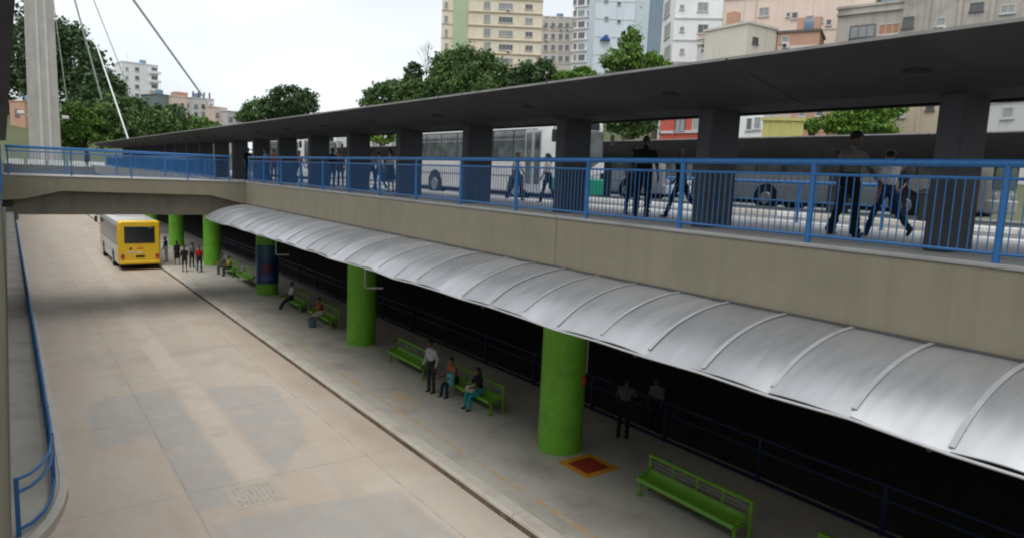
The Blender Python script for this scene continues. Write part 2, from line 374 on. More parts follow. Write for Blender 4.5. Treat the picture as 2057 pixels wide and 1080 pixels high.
# grating in the carriageway
gr = empty('drain_cover', (4.15, 14.9, 0), 'perforated concrete drain cover sunk in the grey carriageway slab', 'drain cover')
M_pat = mat('patch_concrete', (.5,.45,.385), .85, c2=(.42,.38,.33), scale=3, bump=.3)
MB().box(-.55,.55,-.6,.6,.001,.006).build('frame', M_pat, gr)
hb = MB()
for i in range(8):
    for j in range(9):
        if random.random() < .85: hb.box(-.4+i*.105+random.uniform(0,.02), -.4+i*.105+random.uniform(.04,.07), -.46+j*.105+random.uniform(0,.02), -.46+j*.105+random.uniform(.03,.055), .0065, .0085)
tag(hb.build('slot', mat('slot_dark', (.2,.18,.16), .95, c2=(.42,.38,.33), scale=4, amt=.3), gr), kind='stuff')  # dark flat pads on the cover in place of open holes

# left side: narrow pavement, retaining wall, left deck and its roof
pk = MB(); prof = []
pts = [(-.28,107),( .62,107),(.66,60),(.66,17.6),(.62,16.9),(.50,16.2),(.30,15.5),(.0,14.85),(-.28,14.45)]
def flat(mb, pts, z0, z1):
    n = len(pts); mb.add([(x,y,z0) for x,y in pts]+[(x,y,z1) for x,y in pts], [tuple(range(n))[::-1], tuple(range(n,2*n))]+[(i,(i+1)%n,(i+1)%n+n,i+n) for i in range(n)])
    return mb
struct('side_pavement', flat(MB(), [(x-.0,y) for x,y in pts], -.2, .17), M_plat)
kb = MB(); kpts = [(.63,107),(.67,60),(.67,17.6),(.63,16.9),(.51,16.15),(.31,15.45),(.01,14.8),(-.27,14.4)]
inn = kpts; outp = [(.78,107),(.82,60),(.82,17.5),(.79,16.8),(.66,16.0),(.44,15.25),(.12,14.58),(-.27,14.1)]
flat(kb, outp + inn[::-1], -.2, .185)
struct('side_kerb', kb, M_kerb)
lw = tag(link('retaining_wall', None, None, (-.45,0,0)), 'beige painted retaining wall under the side railing beside the narrow pavement', 'wall')
for y0, y1 in ((-30,-12),(-11.985,1),(1.015,14),(14.015,27),(27.015,YB+6.5),(YB+6.515,56),(56.015,80),(80.015,107.4)):
    MB().box(-.6,-.21,y0,y1,-.25,6.4).build('panel', M_par, lw, world=True)
struct('side_deck', MB().box(-9,-.605,-30,107.4,5.9,D-.02), M_conc)
# far end of the cutting
struct('cutting_end', MB().box(-60,26,107.6,108.6,-.25,6.15), M_beam)
# walls added to block light from the undercroft, and the deck above it
struct('undercroft_back_light_stop', MB().box(25,25.4,-30,107.4,-.25,5.45), M_dark)
struct('undercroft_end_light_stop', MB().box(9.8,25,-16.5,-16,-.25,5.45), M_dark)  # unseen end wall, added only to keep light out
struct('upper_deck', MB().box(9.86, 15.7, -30, 112, 5.5, D-.005), M_conc)
struct('upper_road', MB().box(15.96, 21.7, -30, 112, 5.5, LANE), mat('upper_asphalt', (.17,.17,.168), .85, c2=(.13,.13,.128), scale=1.2, bump=.3, bscale=30))
struct('upper_island', MB().box(21.96, 26.4, -30, 112, 5.5, D-.01), M_conc)
struct('upper_far_road', MB().box(26.66, 34.6, -30, 112, 5.5, LANE), MATS['upper_asphalt'])
for x0, nm in ((15.705,'deck_kerb'),(21.705,'island_kerb'),(26.405,'island_far_kerb')):
    kk = tag(link(nm, None, None, (x0, 0, 0)), kind='structure'); y = -4
    while y < 60:
        o = MB().bbox(0, .25, 0, 1.18, LANE-.2-0, D+.003, .02).build('kerb_stone', M_white if random.random() < .8 else M_kerb, kk); o.location = (0, y, 0); y += 1.2
    MB().box(0,.25,60,112,LANE-.2,D).build('kerb_run', M_white, kk)
# terrain behind: rises to the right and at the far end
def sstep(t): t = max(0, min(1, t)); return t*t*(3-2*t)
def hill(x, y):
    z = 6.1 + 3.6*sstep((x-44)/34)*sstep((95-y)/30) + 5*sstep((x-44)/34)*(1-sstep((95-y)/30)) + 16*sstep((x-84)/50)*sstep((190-y)/40) + 14*sstep((y-150)/110)*(1-.95*sstep((x-44)/16))
    z += .5*math.sin(x*.11)*math.cos(y*.09)*sstep((max(x-34,y-112))/15)
    return z
xs = [-400,-200,-100,-60,-40,-20,-8,0,8,17,26,34.5]+[34.5+i*6 for i in range(1,24)]+[190,220,260,320,420,600]
ys = [-200,-120,-80,-50,-30,-15]+[i*7.5 for i in range(0,15)]+[108.7]+[108.7+i*8 for i in range(1,26)]+[340,400,500,700,1000]
tv = []; tf = []; idx = {}
for i, x in enumerate(xs):
    for j, y in enumerate(ys): idx[i,j] = len(tv); tv.append((x, y, hill(x,y)))
for i in range(len(xs)-1):
    for j in range(len(ys)-1):
        if xs[i+1] <= 34.6 and ys[j+1] <= 108.8: continue
        tf.append((idx[i,j], idx[i+1,j], idx[i+1,j+1], idx[i,j+1]))
struct('hillside', MB().add(tv, tf), mat('hill_ground', (.05,.075,.025), .95, c2=(.09,.09,.045), scale=.12, bump=.3), True)

# ================================================================== CONCOURSE EDGE
pw = tag(link('parapet_wall', None, None, (9.7,0,5.3)), 'long beige painted parapet wall along the upper concourse above the metal canopy', 'wall')
for y0, y1 in ((-12,-1.17),(-1.15,11.42),(11.44,24.05),(24.07,YB),(YB+6.5,49.0),(49.02,62),(62.02,84),(84.02,112)):
    MB().box(9.58, 9.85, y0, y1, 5.28, D-.06).build('panel', M_par, pw, world=True)
    MB().bbox(9.555, 9.855, y0, y1, D-.055, D+.005, .012).build('coping', M_conc, pw, world=True)
    MB().box(9.52, 9.579, y0, y1, 5.30, 5.335).build('flashing', M_dark, pw, world=True)

def railing(name, label, p0, p1, posts, height=1.2, r=.045, foot=.0, bal=.108, mid=.18, m=None, limit=300, botz=.12, group=None, near_first=True, plain=False):
    m = m or M_blue
    p0 = Vector(p0); p1 = Vector(p1); d = (p1-p0); L = d.length; d.normalize()
    e = empty(name, p0, label, 'railing', group)
    T = lambda s, z: d*s + Vector((0,0,z))
    MB().path([T(0,height), T(L,height)], r*1.15, 10).build('handrail', m, e, smooth=True)
    MB().path([T(0,height-mid), T(L,height-mid)], r*.5, 6).build('middle_rail', m, e, smooth=True)
    if not plain: MB().path([T(0,botz), T(L,botz)], r*.5, 6).build('bottom_rail', m, e, smooth=True)
    pm = MB().path([(0,0,-foot),(0,0,height)], r, 10).mesh('post', m, True)
    fm = MB().lathe([(r*2,-foot),(r*2,-foot+.015)], n=10).mesh('base_plate', m)
    for s in posts:
        q = link('post', pm, e, T(s,0)); link('base_plate', fm, q)
    if bal and not plain:
        n = int(L/bal); bmesh_ = MB().box(-.006,.006,-.006,.006,botz,height-mid).mesh('baluster', m)
        rest = MB()
        for i in range(1, n):
            s = i*bal
            if min(abs(s-q) for q in posts) < r+.02: continue
            if i <= limit: link('baluster', bmesh_, e, T(s,0))
            else:
                c = T(s,0); rest.box(c.x-.008,c.x+.008,c.y-.008,c.y+.008,botz,height-mid)
        if rest.v: tag(rest.build('balusters', m, e), kind='stuff')
    return e
railing('concourse_railing', 'bright blue baluster railing on the parapet of the upper concourse', (9.66,.3,D), (9.66,35.2,D),
        [ .45+2.46*i for i in range(14)]+[34.85], foot=.05, height=1.2)
# bridge
br = empty('road_bridge', (4.7, YB, 4.7), 'beige painted concrete beam bridge spanning the sunken bus road', 'bridge')
fas = [(-.24,6.37),(-.24,5.36),(.55,5.42),(1.9,5.78),(7.9,5.72),(9.3,5.36),(9.575,5.34),(9.575,6.37)]
fb = MB(); n = len(fas)
fb.add([(x,YB,z) for x,z in fas]+[(x,YB+.35,z) for x,z in fas], [tuple(range(n)), tuple(range(n,2*n))[::-1]]+[(i,i+n,(i+1)%n+n,(i+1)%n) for i in range(n)])
fb.build('fascia', M_par, br, world=True)
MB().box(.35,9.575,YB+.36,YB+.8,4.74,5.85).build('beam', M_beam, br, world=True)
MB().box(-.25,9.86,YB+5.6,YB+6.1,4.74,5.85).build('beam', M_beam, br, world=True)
MB().box(-.27,9.86,YB+.36,YB+6.4,5.86,6.36).build('deck_slab', M_conc, br, world=True)
MB().bbox(-.24,9.55,YB-.03,YB+.4,6.372,6.42,.012).build('coping', M_conc, br, world=True)
MB().box(.2,.349,YB+.36,YB+.8,4.5,5.85).build('bearing', M_beam, br, world=True)
railing('bridge_railing', 'blue baluster railing along the edge of the bridge facing the concourse canopy', (.0,YB+.16,6.4), (8.95,YB+.16,6.4), [.08,2.3,4.6,6.95,8.85], height=1.2, r=.035)
railing('bridge_railing', 'blue baluster railing on the edge of the bridge facing the concrete mast', (.0,YB+6.2,6.4), (9.4,YB+6.2,6.4), [.08,2.4,4.7,7.0,9.3], height=1.2, r=.035)
railing('concourse_railing', 'blue railing of the upper concourse continuing past the bridge', (9.66,YB+6.4,D), (9.66,95,D), [.1+2.5*i for i in range(22)], height=1.2, bal=.11, limit=0)
railing('side_railing', 'blue handrail on top of the retaining wall above the narrow pavement', (-.165,.9,D), (-.165,YB-.1,D), [.1+2.5*i for i in range(14)], height=1.13, limit=260, foot=.22)

# lower railing under the concourse
yy = [ .25+2.93*i for i in range(22)]
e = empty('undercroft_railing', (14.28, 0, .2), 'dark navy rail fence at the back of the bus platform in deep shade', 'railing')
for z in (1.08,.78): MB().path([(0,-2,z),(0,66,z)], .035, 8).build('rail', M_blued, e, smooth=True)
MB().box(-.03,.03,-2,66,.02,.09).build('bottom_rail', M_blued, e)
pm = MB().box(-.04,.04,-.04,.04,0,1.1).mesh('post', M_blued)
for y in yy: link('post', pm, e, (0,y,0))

# kerbside railing on the left with the curved end
e = empty('pavement_railing', (0,15.4,.17), 'dark blue steel railing with a curved end on the narrow side pavement', 'railing')
def curve(z): return [(-.1,15.0,z),(.12,15.2,z),(.32,15.6,z),(.46,16.15,z),(.53,16.9,z),(.55,18,z),(.56,30,z),(.58,107,z)]
for z in (1.28,1.03): MB().path(curve(z), .032, 8).build('rail', M_blue, e, world=True, smooth=True)
MB().path(curve(.30), .036, 6).build('bottom_rail', M_blue, e, world=True, smooth=True)
pm = MB().box(-.035,.035,-.035,.035,0,1.15).mesh('post', M_blue)
link('post', MB().box(-.04,.04,-.04,.04,0,1.15).mesh('post', M_blue), e, (-.1,-.4,0))
py_ = 17.2; i = 0
while py_ < 106: link('post', pm, e, (.55+.03*(py_-17)/90, py_-15.4, 0)); py_ += 2.0
pnm = MB()
bm_ = MB().box(-.012,.012,-.03,.03,.12,.86).mesh('upright', M_blue)
y = 17.4; cnt = 0
while y < 60 and cnt < 300:
    link('upright', bm_, e, (.552, y-15.4, 0)); y += .16; cnt += 1

# ------------------------------------------------------------------ concourse roof
def soff(x, xe, xv, ze=9.02, zv=8.62): return zv + (ze-zv)*abs(x-xv)/abs(xe-xv)
def butterfly(name, label, xe, xv, ys0, ys1, seam0, pitch=4.2, ze=9.02, zv=8.62, lamps=True):
    e = empty(name, (xv, 0, 8.6), label, 'roof')
    xb = 2*xv - xe
    prof = [(xe,ze),(xv-.55*(1 if xe < xv else -1),zv+.02),(xv+.55*(1 if xe < xv else -1),zv+.02),(xb,ze),(xb,ze+.04),(xv,zv+.26),(xe,ze+.04)]
    prof = [(x-xv, z-8.6) for x, z in prof]
    me = None; y = seam0
    while y > ys0: y -= pitch
    while y < ys1:
        if me is None:
            mb = MB(); mb.prism(prof, .0, pitch-.035)
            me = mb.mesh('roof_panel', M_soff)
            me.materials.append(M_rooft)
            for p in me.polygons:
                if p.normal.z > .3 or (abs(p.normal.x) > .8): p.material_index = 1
            cme = MB().box(-.03,.03,0,pitch,0,.05).mesh('drip_edge', M_rooft)
        o = link('roof_panel', me, e, (0, y, 0))
        if lamps:
            sx = -1 if xe < xv else 1
            lx = sx*1.35
            lm = MB().lathe([(.16,-.07),(.19,-.05),(.19,.06)], n=16)
            z = soff(xv+lx, xe, xv, ze, zv)-8.6
            q = lm.build('ceiling_lamp', M_black, e, smooth=True); q.location = (lx, y+pitch/2-.1, z)
        y += pitch
    return e
butterfly('concourse_roof', 'dark grey concrete butterfly roof over the upper concourse with the blue railing', 8.6, 11.1, -7, 97, 6.6, ze=9.03, zv=8.6)
butterfly('island_roof', 'dark concrete butterfly roof over the far bus island', 22.1, 24.8, -12, 80, 5.3, ze=8.98, zv=8.36, lamps=False)
butterfly('side_roof', 'dark brown concrete roof over the deck beside the narrow pavement', .18, -2.6, -6, 106, 3.0, ze=9.05, zv=8.7, lamps=False)
# service pipe hung below the back wing
pp = MB(); pp.path([(12.6,-8,8.72),(12.6,96,8.72)], .045, 8)
tag(pp.build('service_pipe', M_black, smooth=True), 'thin black service pipe running under the back edge of the concourse roof', 'pipe')

for i in range(22):
    y = .1+4.23*i
    hide = {0:'beyond the walkers',1:'next to the walkers'}
    e = empty('concourse_column', (11.12, y, D-.005), 'dark grey rectangular concrete column carrying the concourse roof', 'column', 'columns under the concourse roof')
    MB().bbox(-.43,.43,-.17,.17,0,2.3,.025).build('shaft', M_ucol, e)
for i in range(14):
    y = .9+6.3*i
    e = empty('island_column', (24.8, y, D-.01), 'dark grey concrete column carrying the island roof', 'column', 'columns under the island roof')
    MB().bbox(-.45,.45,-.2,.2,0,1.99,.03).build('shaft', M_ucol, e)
    MB().bbox(-.6,.6,-.28,.28,1.85,2.03,.02).build('capital', M_ucol, e)
for i in range(17):
    y = 1.5+6.3*i
    e = empty('side_column', (-2.6, y, D-.02), 'dark concrete column under the roof beside the narrow pavement', 'column', 'columns under the side roof')
    MB().bbox(-.45,.45,-.2,.2,0,2.3,.03).build('shaft', M_ucol, e)
    MB().bbox(-.6,.6,-.28,.28,2.12,2.36,.02).build('capital', M_ucol, e)

# ------------------------------------------------------------------ round green columns
def noisy_cyl(r, z0, z1, n=40, m=34, amp=.006, seed=0):
    rg = random.Random(seed); mb = MB(); prof = []
    vs = []; fs = []
    for i in range(m+1):
        z = z0+(z1-z0)*i/m
        for k in range(n):
            rr = r*(1+.012*math.exp(-z/.25)) + rg.uniform(-amp, amp)*(2.2 if z < .7 else .6)
            a = k*2*math.pi/n; vs.append((rr*math.cos(a), rr*math.sin(a), z))
    for i in range(m):
        for k in range(n): fs.append((i*n+k, i*n+(k+1)%n, (i+1)*n+(k+1)%n, (i+1)*n+k))
    fs.append(tuple(range(n))[::-1]); fs.append(tuple(m*n+k for k in range(n)))
    return mb.add(vs, fs)
GY = [.45, 13.1, 25.75, 38.4, 51.05, 63.7, 76.3, 89]
GLAB = {13.1:'thick round green column beside the red square painted on the platform', 25.75:'thick round green column between the bucket bench and the empty bench',
        38.4:'thick round green column wrapped with a dark blue poster', 51.05:'thick round green column beside the back end of the yellow bus', 63.7:'thick round green column beyond the bridge, beside the side of the yellow bus'}
for i, y in enumerate(GY):
    e = empty('green_column', (11.47, y, .2), GLAB.get(y, 'thick round green concrete column on the platform'), 'column', 'green columns on the platform')
    noisy_cyl(.575, 0, 5.3, seed=i).build('shaft', M_green, e, smooth=True)
    MB().lathe([(.62,5.05),(.62,5.298)], n=32).build('collar', M_dark, e, smooth=False)
    if y == 13.1:
        q = MB().bbox(-.05,.05,-.05,.05,-.11,.11,.02).build('call_button', M_red, e); a = R(-70); q.location = (.6*math.cos(a), .6*math.sin(a), 1.95)
        q2 = MB().path([(0,0,0),(0,0,3.1)], .02, 6).build('conduit', M_steel, e); a = R(-52); q2.location = (.6*math.cos(a), .6*math.sin(a), 2.1)
# poster wrapped around one column
def arc_sheet(r, a0, a1, z0, z1, n=24):
    mb = MB(); vs = []
    for i in range(n+1):
        a = a0+(a1-a0)*i/n
        for rr in (r, r+.01):
            vs += [(rr*math.cos(a), rr*math.sin(a), z0), (rr*math.cos(a), rr*math.sin(a), z1)]
    fs = []
    for i in range(n):
        b = i*4; c = b+4
        fs += [(b+2,c+2,c+3,b+3),(b,b+1,c+1,c),(b+1,b+3,c+3,c+1),(b,c,c+2,b+2)]
    fs += [(0,2,3,1),(n*4,n*4+1,n*4+3,n*4+2)]
    return mb.add(vs, fs)
po = empty('wrapped_poster', (11.47,38.4,.2), 'dark blue advertising poster wrapped around a green column', 'poster')
arc_sheet(.592, R(150), R(340), .62, 2.75).build('sheet', mat('poster_blue', (.012,.03,.14), .35, c2=(.02,.1,.2), scale=1.1), po, smooth=True)
arc_sheet(.606, R(200), R(300), 2.1, 2.7).build('upper_band', mat('poster_teal', (.02,.09,.16), .4, c2=(.03,.16,.25), scale=3), po, smooth=True)
arc_sheet(.606, R(225), R(285), 1.25, 1.7).build('red_figure', mat('poster_red', (.2,.02,.04), .4, c2=(.02,.03,.12), scale=5, amt=.3), po, smooth=True)
arc_sheet(.606, R(215), R(290), .85, 1.08).build('pale_lettering', mat('poster_print', (.12,.14,.5), .4, c2=(.015,.03,.2), scale=9, amt=.2), po, smooth=True)

# ------------------------------------------------------------------ curved canopy
cano = empty('platform_canopy', (9.56, 0, 4.6), 'curved grey sheet metal canopy over the bus platform, ribbed with seams', 'canopy')
def cprof(t):      # t 0 at the wall, 1 at the drip edge
    P = [(9.56,5.30),(9.15,5.27),(8.7,5.185),(8.25,5.04),(7.9,4.86),(7.6,4.655)]
    u = t*(len(P)-1); i = min(int(u), len(P)-2); f = u-i
    g = lambda k: P[max(0, min(len(P)-1, k))]
    def cat(a,b,c,d): return .5*((2*b)+(-a+c)*f+(2*a-5*b+4*c-d)*f*f+(-a+3*b-3*c+d)*f**3)
    return tuple(cat(g(i-1)[k], g(i)[k], g(i+1)[k], g(i+2)[k]) for k in (0,1))
rng = random.Random(3); y = -6.66; pitch = 1.04
sag = [rng.uniform(-.03,.03) for _ in range(60)]
k = 0
while y < YB-.15:
    y1 = min(y+pitch, YB-.13); vs = []; NT, NY = 14, 6
    tw = rng.uniform(-.03,.03); ex = rng.uniform(-.03,.035)
    for j in range(NY+1):
        v = j/NY; yy = y+(y1-y)*v-.004
        for i in range(NT+1):
            t = i/NT; x, z = cprof(t)
            x -= ex*t*t*math.sin(math.pi*v)*.5
            z += (.009*math.sin(math.pi*v)*math.sin(math.pi*min(1,t*1.15)) + tw*(v-.5)*t + (sag[k]*(1-v)+sag[k+1]*v)*t*t
                  + .006*math.sin(5*v+k)*math.sin(7*t+k*1.3) + .022*math.sin(math.pi*v)*t**4*(1 if k % 3 else -1))
            vs.append((x-9.56, yy, z-4.6))
    fs = [(j*(NT+1)+i, j*(NT+1)+i+1, (j+1)*(NT+1)+i+1, (j+1)*(NT+1)+i) for j in range(NY) for i in range(NT)]
    nv = len(vs); vs += [(a,b,c-.012) for a,b,c in vs]; fs += [tuple(nv+i for i in f)[::-1] for f in fs]
    rim = [i for i in range(NT+1)] + [j*(NT+1)+NT for j in range(1,NY+1)] + [NY*(NT+1)+i for i in range(NT-1,-1,-1)] + [j*(NT+1) for j in range(NY-1,0,-1)]
    fs += [(rim[i], rim[(i+1)%len(rim)], nv+rim[(i+1)%len(rim)], nv+rim[i]) for i in range(len(rim))]
    me = bpy.data.meshes.new('roof_sheet'); me.from_pydata(vs, [], fs); me.materials.append(M_can)
    bm = bmesh.new(); bm.from_mesh(me); bmesh.ops.recalc_face_normals(bm, faces=bm.faces[:]); bm.to_mesh(me); bm.free()
    me.polygons.foreach_set('use_smooth', [True]*len(me.polygons)); me.set_sharp_from_angle(angle=R(50)); me.update()
    sh = link('roof_sheet', me, cano)
    # seam strip
    sv = []; NS = 14; te = .93 if k % 3 else .97; wd = .03 if y < 8 else .02
    for i in range(NS+1):
        t = i/NS*te; x, z = cprof(t); z += sag[k]*t*t
        for dy, dz in ((-wd,.012),(wd,.012),(wd,.026),(-wd,.026)): sv.append((x-9.56, y+dy, z-4.6+dz))
    sf = [(i*4+a, i*4+(a+1)%4, i*4+4+(a+1)%4, i*4+4+a) for i in range(NS) for a in range(4)] + [(0,1,2,3), (NS*4,NS*4+3,NS*4+2,NS*4+1)]
    MB().add(sv, sf).build('seam_strip', M_strip, cano)
    # edge trim
    x, z = cprof(1); z0 = z+sag[k]; z1 = z+sag[k+1]
    MB().path([(x-9.575, y, z0-4.625),(x-9.575, y1, z1-4.625)], .018, 6).build('edge_trim', M_pole, cano)
    y += pitch; k += 1
y = -5.5
while y < 35:
    mb = MB(); P = [(cprof(t)[0]-9.56, y, cprof(t)[1]-4.6-.1) for t in (0,.2,.4,.6,.8,.97)]
    mb.path(P, .03, 6); mb.path([(0,y,.1),(P[3][0],y,P[3][2])], .025, 6); mb.build('bracket', M_dark, cano); y += 4.2

# hanging sign frames
for (x, y, z, lab) in ((9.6,21.3,3.3,'pale steel pipe bracket hanging from the canopy beside the tall green column'),(10.4,33.4,3.0,'pale steel pipe bracket hanging from the canopy near the blue poster')):
    mb = MB(); mb.path([(0,0,1.9),(0,0,.02),(.04,-.02,0),(.55,-.22,0)], .035, 8)
    e = empty('hanging_bracket', (x, y, z), lab, 'bracket'); mb.build('pipe', M_pole, e, smooth=True); MB().box(-.08,.08,-.08,.08,1.88,1.92).build('mount', M_pole, e)

# ------------------------------------------------------------------ benches
def bench(y0, label):
    L = 2.66
    e = empty('platform_bench', (11.42, y0, .2), label, 'bench', 'green benches along the platform')
    fr = MB(); fr.bbox(.19,.27,-.04,L+.04,.80,.87,.012).build('back_rail', M_bench, e)
    # bent steel seat plate: flat pan with a rising back lip
    P = [(-.27,.37),(-.24,.42),(-.02,.405),(.12,.44),(.17,.56),(.15,.565),(.10,.46),(-.02,.43),(-.25,.445),(-.29,.38)]
    MB().prism(P, .05, L-.05).build('seat', M_bench, e)
    for yy in (0.0, L):
        g = MB(); g.bbox(.195,.265,yy-.035,yy+.035,0,.80,.01); g.build('leg', M_bench, e)
        g = MB(); g.bbox(-.18,-.12,yy-.03+(.08 if yy == 0 else -.08),yy+.03+(.08 if yy == 0 else -.08),0,.40,.008); g.build('leg', M_bench, e)
        MB().bbox(-.24,.23,yy-.02+(.08 if yy == 0 else -.08),yy+.02+(.08 if yy == 0 else -.08),.33,.37,.006).build('side_brace', M_bench, e)
        MB().box(-.24,-.06,yy-.06+(.08 if yy == 0 else -.08),yy+.06+(.08 if yy == 0 else -.08),0.001,.012).build('foot_plate', M_bench, e)
        MB().prism([(-.26,.42),(.16,.46),(.17,.60),(.02,.54)], yy-.012+(.06 if yy == 0 else -.06), yy+.012+(.06 if yy == 0 else -.06)).build('end_plate', M_bench, e)
    for q in (.25,.5,.75):
        MB().bbox(.20,.25,q*L-.02,q*L+.02,.5,.81,.005).build('upright', M_bench, e)
    for z in (.64,.72):
        MB().path([(.21,.0,z),(.21,L,z)], .009, 5).build('back_wire', M_steel, e)
    return e
BL = [(-5.2,'green steel bench under the canopy behind the viewer of the platform'),(3.35,'green steel bench standing end to end with the empty bench near the red floor square'),
      (7.45,'empty green steel bench on the platform beside the red painted square'),
      (15.95,'green steel bench with two women sitting on it'),(20.05,'empty green steel bench behind the standing man in a grey shirt'),
      (28.5,'green steel bench with the woman and the bucket'),(32.4,'green steel bench with the man in a white shirt and black trousers'),
      (41.0,'empty green steel bench just beyond the poster column'),(44.8,'green steel bench with a person in grey beside a green column')]
for y0, lab in BL[1:]: bench(y0, lab)

# ------------------------------------------------------------------ buses
def rrect(hw, z0, z1, r, n=4):
    pts = []
    for cx, cz, a0 in ((hw-r, z1-r, 0), (-hw+r, z1-r, 90), (-hw+r*.5, z0+r*.5, 180), (hw-r*.5, z0+r*.5, 270)):
        rr = r if cz > (z0+z1)/2 else r*.5
        for i in range(n+1): a = R(a0+90*i/n); pts.append((cx+rr*math.cos(a), cz+rr*math.sin(a)))
    return pts
def bus(name, label, loc, rotz, L, Hh, msides, mrear, mfront, door_side=1, group=None, wheels=(2.9, None), winmat=None, lower=None):
    e = empty(name, loc, label, 'bus', group, rotz)
    winmat = winmat or M_glass
    def shell(ys, nm, m):      # ys: list of (y, inset, z0)
        mb = MB(); rings = []
        for (y, ins, z0) in ys: rings.append([(x, y, z) for x, z in rrect(1.25-ins, z0, Hh-ins*.9, .2)])
        n = len(rings[0]); vs = [v for r_ in rings for v in r_]
        fs = [(i*n+k, i*n+(k+1)%n, (i+1)*n+(k+1)%n, (i+1)*n+k) for i in range(len(rings)-1) for k in range(n)]
        fs += [tuple(range(n)), tuple((len(rings)-1)*n+k for k in range(n))]
        return mb.add(vs, fs).build(nm, m, e, smooth=True)
    shell([(.5,0,.36),(L-.7,0,.36)], 'body', msides)
    shell([(-.02,.10,.48),(.06,.03,.42),(.2,-.004,.37),(.52,-.004,.37)], 'rear_panel', mrear)
    shell([(L-.72,-.004,.37),(L-.3,-.004,.38),(L-.08,.05,.42),(L+.03,.16,.5)], 'front_panel', mfront)
    MB().bbox(-1.05,1.05,.6,L-.6,.2,.5,.03).build('chassis', M_black, e)
    MB().bbox(-.9,.9,L*.35,L*.35+2.2,Hh-.02,Hh+.16,.06).build('roof_unit', msides, e)
    # rear
    rw = MB().bbox(-.92,.92,-.045,.02,1.78,Hh-.36,.04).build('rear_window', M_glass, e)
    for sx in (-1, 1):
        lt = MB().bbox(-.11,.11,-.05,.03,-.17,.17,.03).build('tail_light', M_red, e); lt.location = (sx*1.02, .0, .92)
        MB().lathe([(.05,-.02),(.05,.02)], n=10).build('reflector', M_pole, lt).location = (0,-.04,-.08)
    MB().bbox(-1.2,1.2,-.09,.08,.42,.62,.05).build('rear_bumper', mrear, e)
    MB().bbox(-.26,.26,-.05,.0,.86,1.0,.01).build('number_plate', M_black, e)
    MB().bbox(-.78,.1,-.032,.0,1.16,1.24,.008).build('lettering_strip', M_white, e)
    MB().bbox(-.62,-.48,-.034,.0,1.36,1.52,.01).build('badge', M_blued, e)
    MB().bbox(-.18,.2,-.034,.0,1.40,1.52,.01).build('badge', mat('badge_orange', (.75,.22,.02), .4, scale=4), e)
    MB().bbox(.5,.78,-.052,-.04,Hh-.52,Hh-.40,.005).build('route_sticker', M_glass2, e)
    # side windows, one by one with black posts
    n = max(4, int((L-2.2)/1.35)); ww = (L-2.0)/n
    for sx in (-1, 1):
        MB().box(min(sx*1.235,sx*1.2535), max(sx*1.235,sx*1.2535), .85, L-1.0, 1.62, Hh-.42).build('window_band', M_black, e)
        for i in range(n):
            y0 = .9+i*ww
            f = MB().bbox(min(sx*1.24,sx*1.262), max(sx*1.24,sx*1.262), y0+.04, y0+ww-.04, 1.66, Hh-.46, .008).build('side_window', winmat, e)
            MB().box(min(sx*1.25,sx*1.266), max(sx*1.25,sx*1.266), y0+.05, y0+ww-.05, Hh-.82, Hh-.79).build('sash_bar', M_steel, f)
        MB().box(min(sx*1.24,sx*1.257), max(sx*1.24,sx*1.257), .6, L-.8, .96, 1.02).build('rub_strip', M_steel, e)
    # wheels
    for yw in (wheels[0], L-2.5 if wheels[1] is None else wheels[1]):
        for sx in (-1, 1):
            MB().path([(sx*1.0,yw,.52),(sx*1.262,yw,.52)], .62, 20).build('wheel_arch', M_black, e)
            t = MB(); t.path([(-.14,0,0),(-.13,0,0),(.12,0,0),(.14,0,0)], [.43,.49,.49,.44], 22)
            wh = t.build('tyre', M_black, e, smooth=True); wh.location = (sx*1.15, yw, .492)
            MB().path([(sx*.13,0,0),(sx*.155,0,0),(sx*.16,0,0)], [.29,.27,.12], 16).build('rim', M_chrome, wh, smooth=True)
    # door next to the front end
    for dy in (L-1.72, L-1.2):
        sx = door_side
        dr = MB().bbox(min(sx*1.235,sx*1.268), max(sx*1.235,sx*1.268), dy, dy+.48, .46, Hh-.45, .01).build('door', M_pole, e)
        MB().bbox(min(sx*1.26,sx*1.275), max(sx*1.26,sx*1.275), dy+.06, dy+.42, .7, Hh-.55, .01).build('door_pane', winmat, dr)
    # front
    ws = MB(); ws.bbox(-1.12,1.12,L+.0,L+.07,1.25,Hh-.42,.06).build('windscreen', winmat, e)
    MB().bbox(-.025,.025,L+.03,L+.085,1.27,Hh-.44,.004).build('windscreen_bar', M_black, e)
    MB().bbox(-.9,.9,L-.02,L+.08,Hh-.38,Hh-.12,.03).build('destination_board', M_black, e)
    lo = lower or mfront
    MB().bbox(-1.22,1.22,L-.12,L+.14,.36,1.0 if lower else .85,.07).build('front_bumper', lo, e)
    if lower:
        for sx in (-1, 1):
            pv = MB().add([(sx*1.2,L+.09,1.25),(sx*1.2,L+.09,1.75),(sx*.1,L+.11,1.12),(sx*.1,L+.11,1.02),(sx*1.2,L+.05,1.25),(sx*1.2,L+.05,1.75),(sx*.1,L+.05,1.12),(sx*.1,L+.05,1.02)], [(0,1,2,3),(4,7,6,5),(0,4,5,1),(1,5,6,2),(2,6,7,3),(3,7,4,0)])
            pv.build('front_wing_panel', M_busw, e)
    for sx in (-1, 1):
        MB().bbox(sx*.88-.17,sx*.88+.17,L+.04,L+.11,.9,1.1,.03).build('headlight', M_pole, e)
        m_ = MB(); m_.path([(sx*1.2,L-.05,Hh-.35),(sx*1.42,L+.18,Hh-.4),(sx*1.45,L+.2,Hh-.55)], .02, 6); m_.bbox(sx*1.45-.1,sx*1.45+.1,L+.17,L+.24,Hh-.95,Hh-.5,.03); m_.build('wing_mirror', M_black, e)
    return e
bus('city_bus', 'yellow and white city bus seen from behind on the sunken road under the bridge', (6.98,51.2,0), 0, 11.2, 3.28, M_busw, M_yel, M_yel)
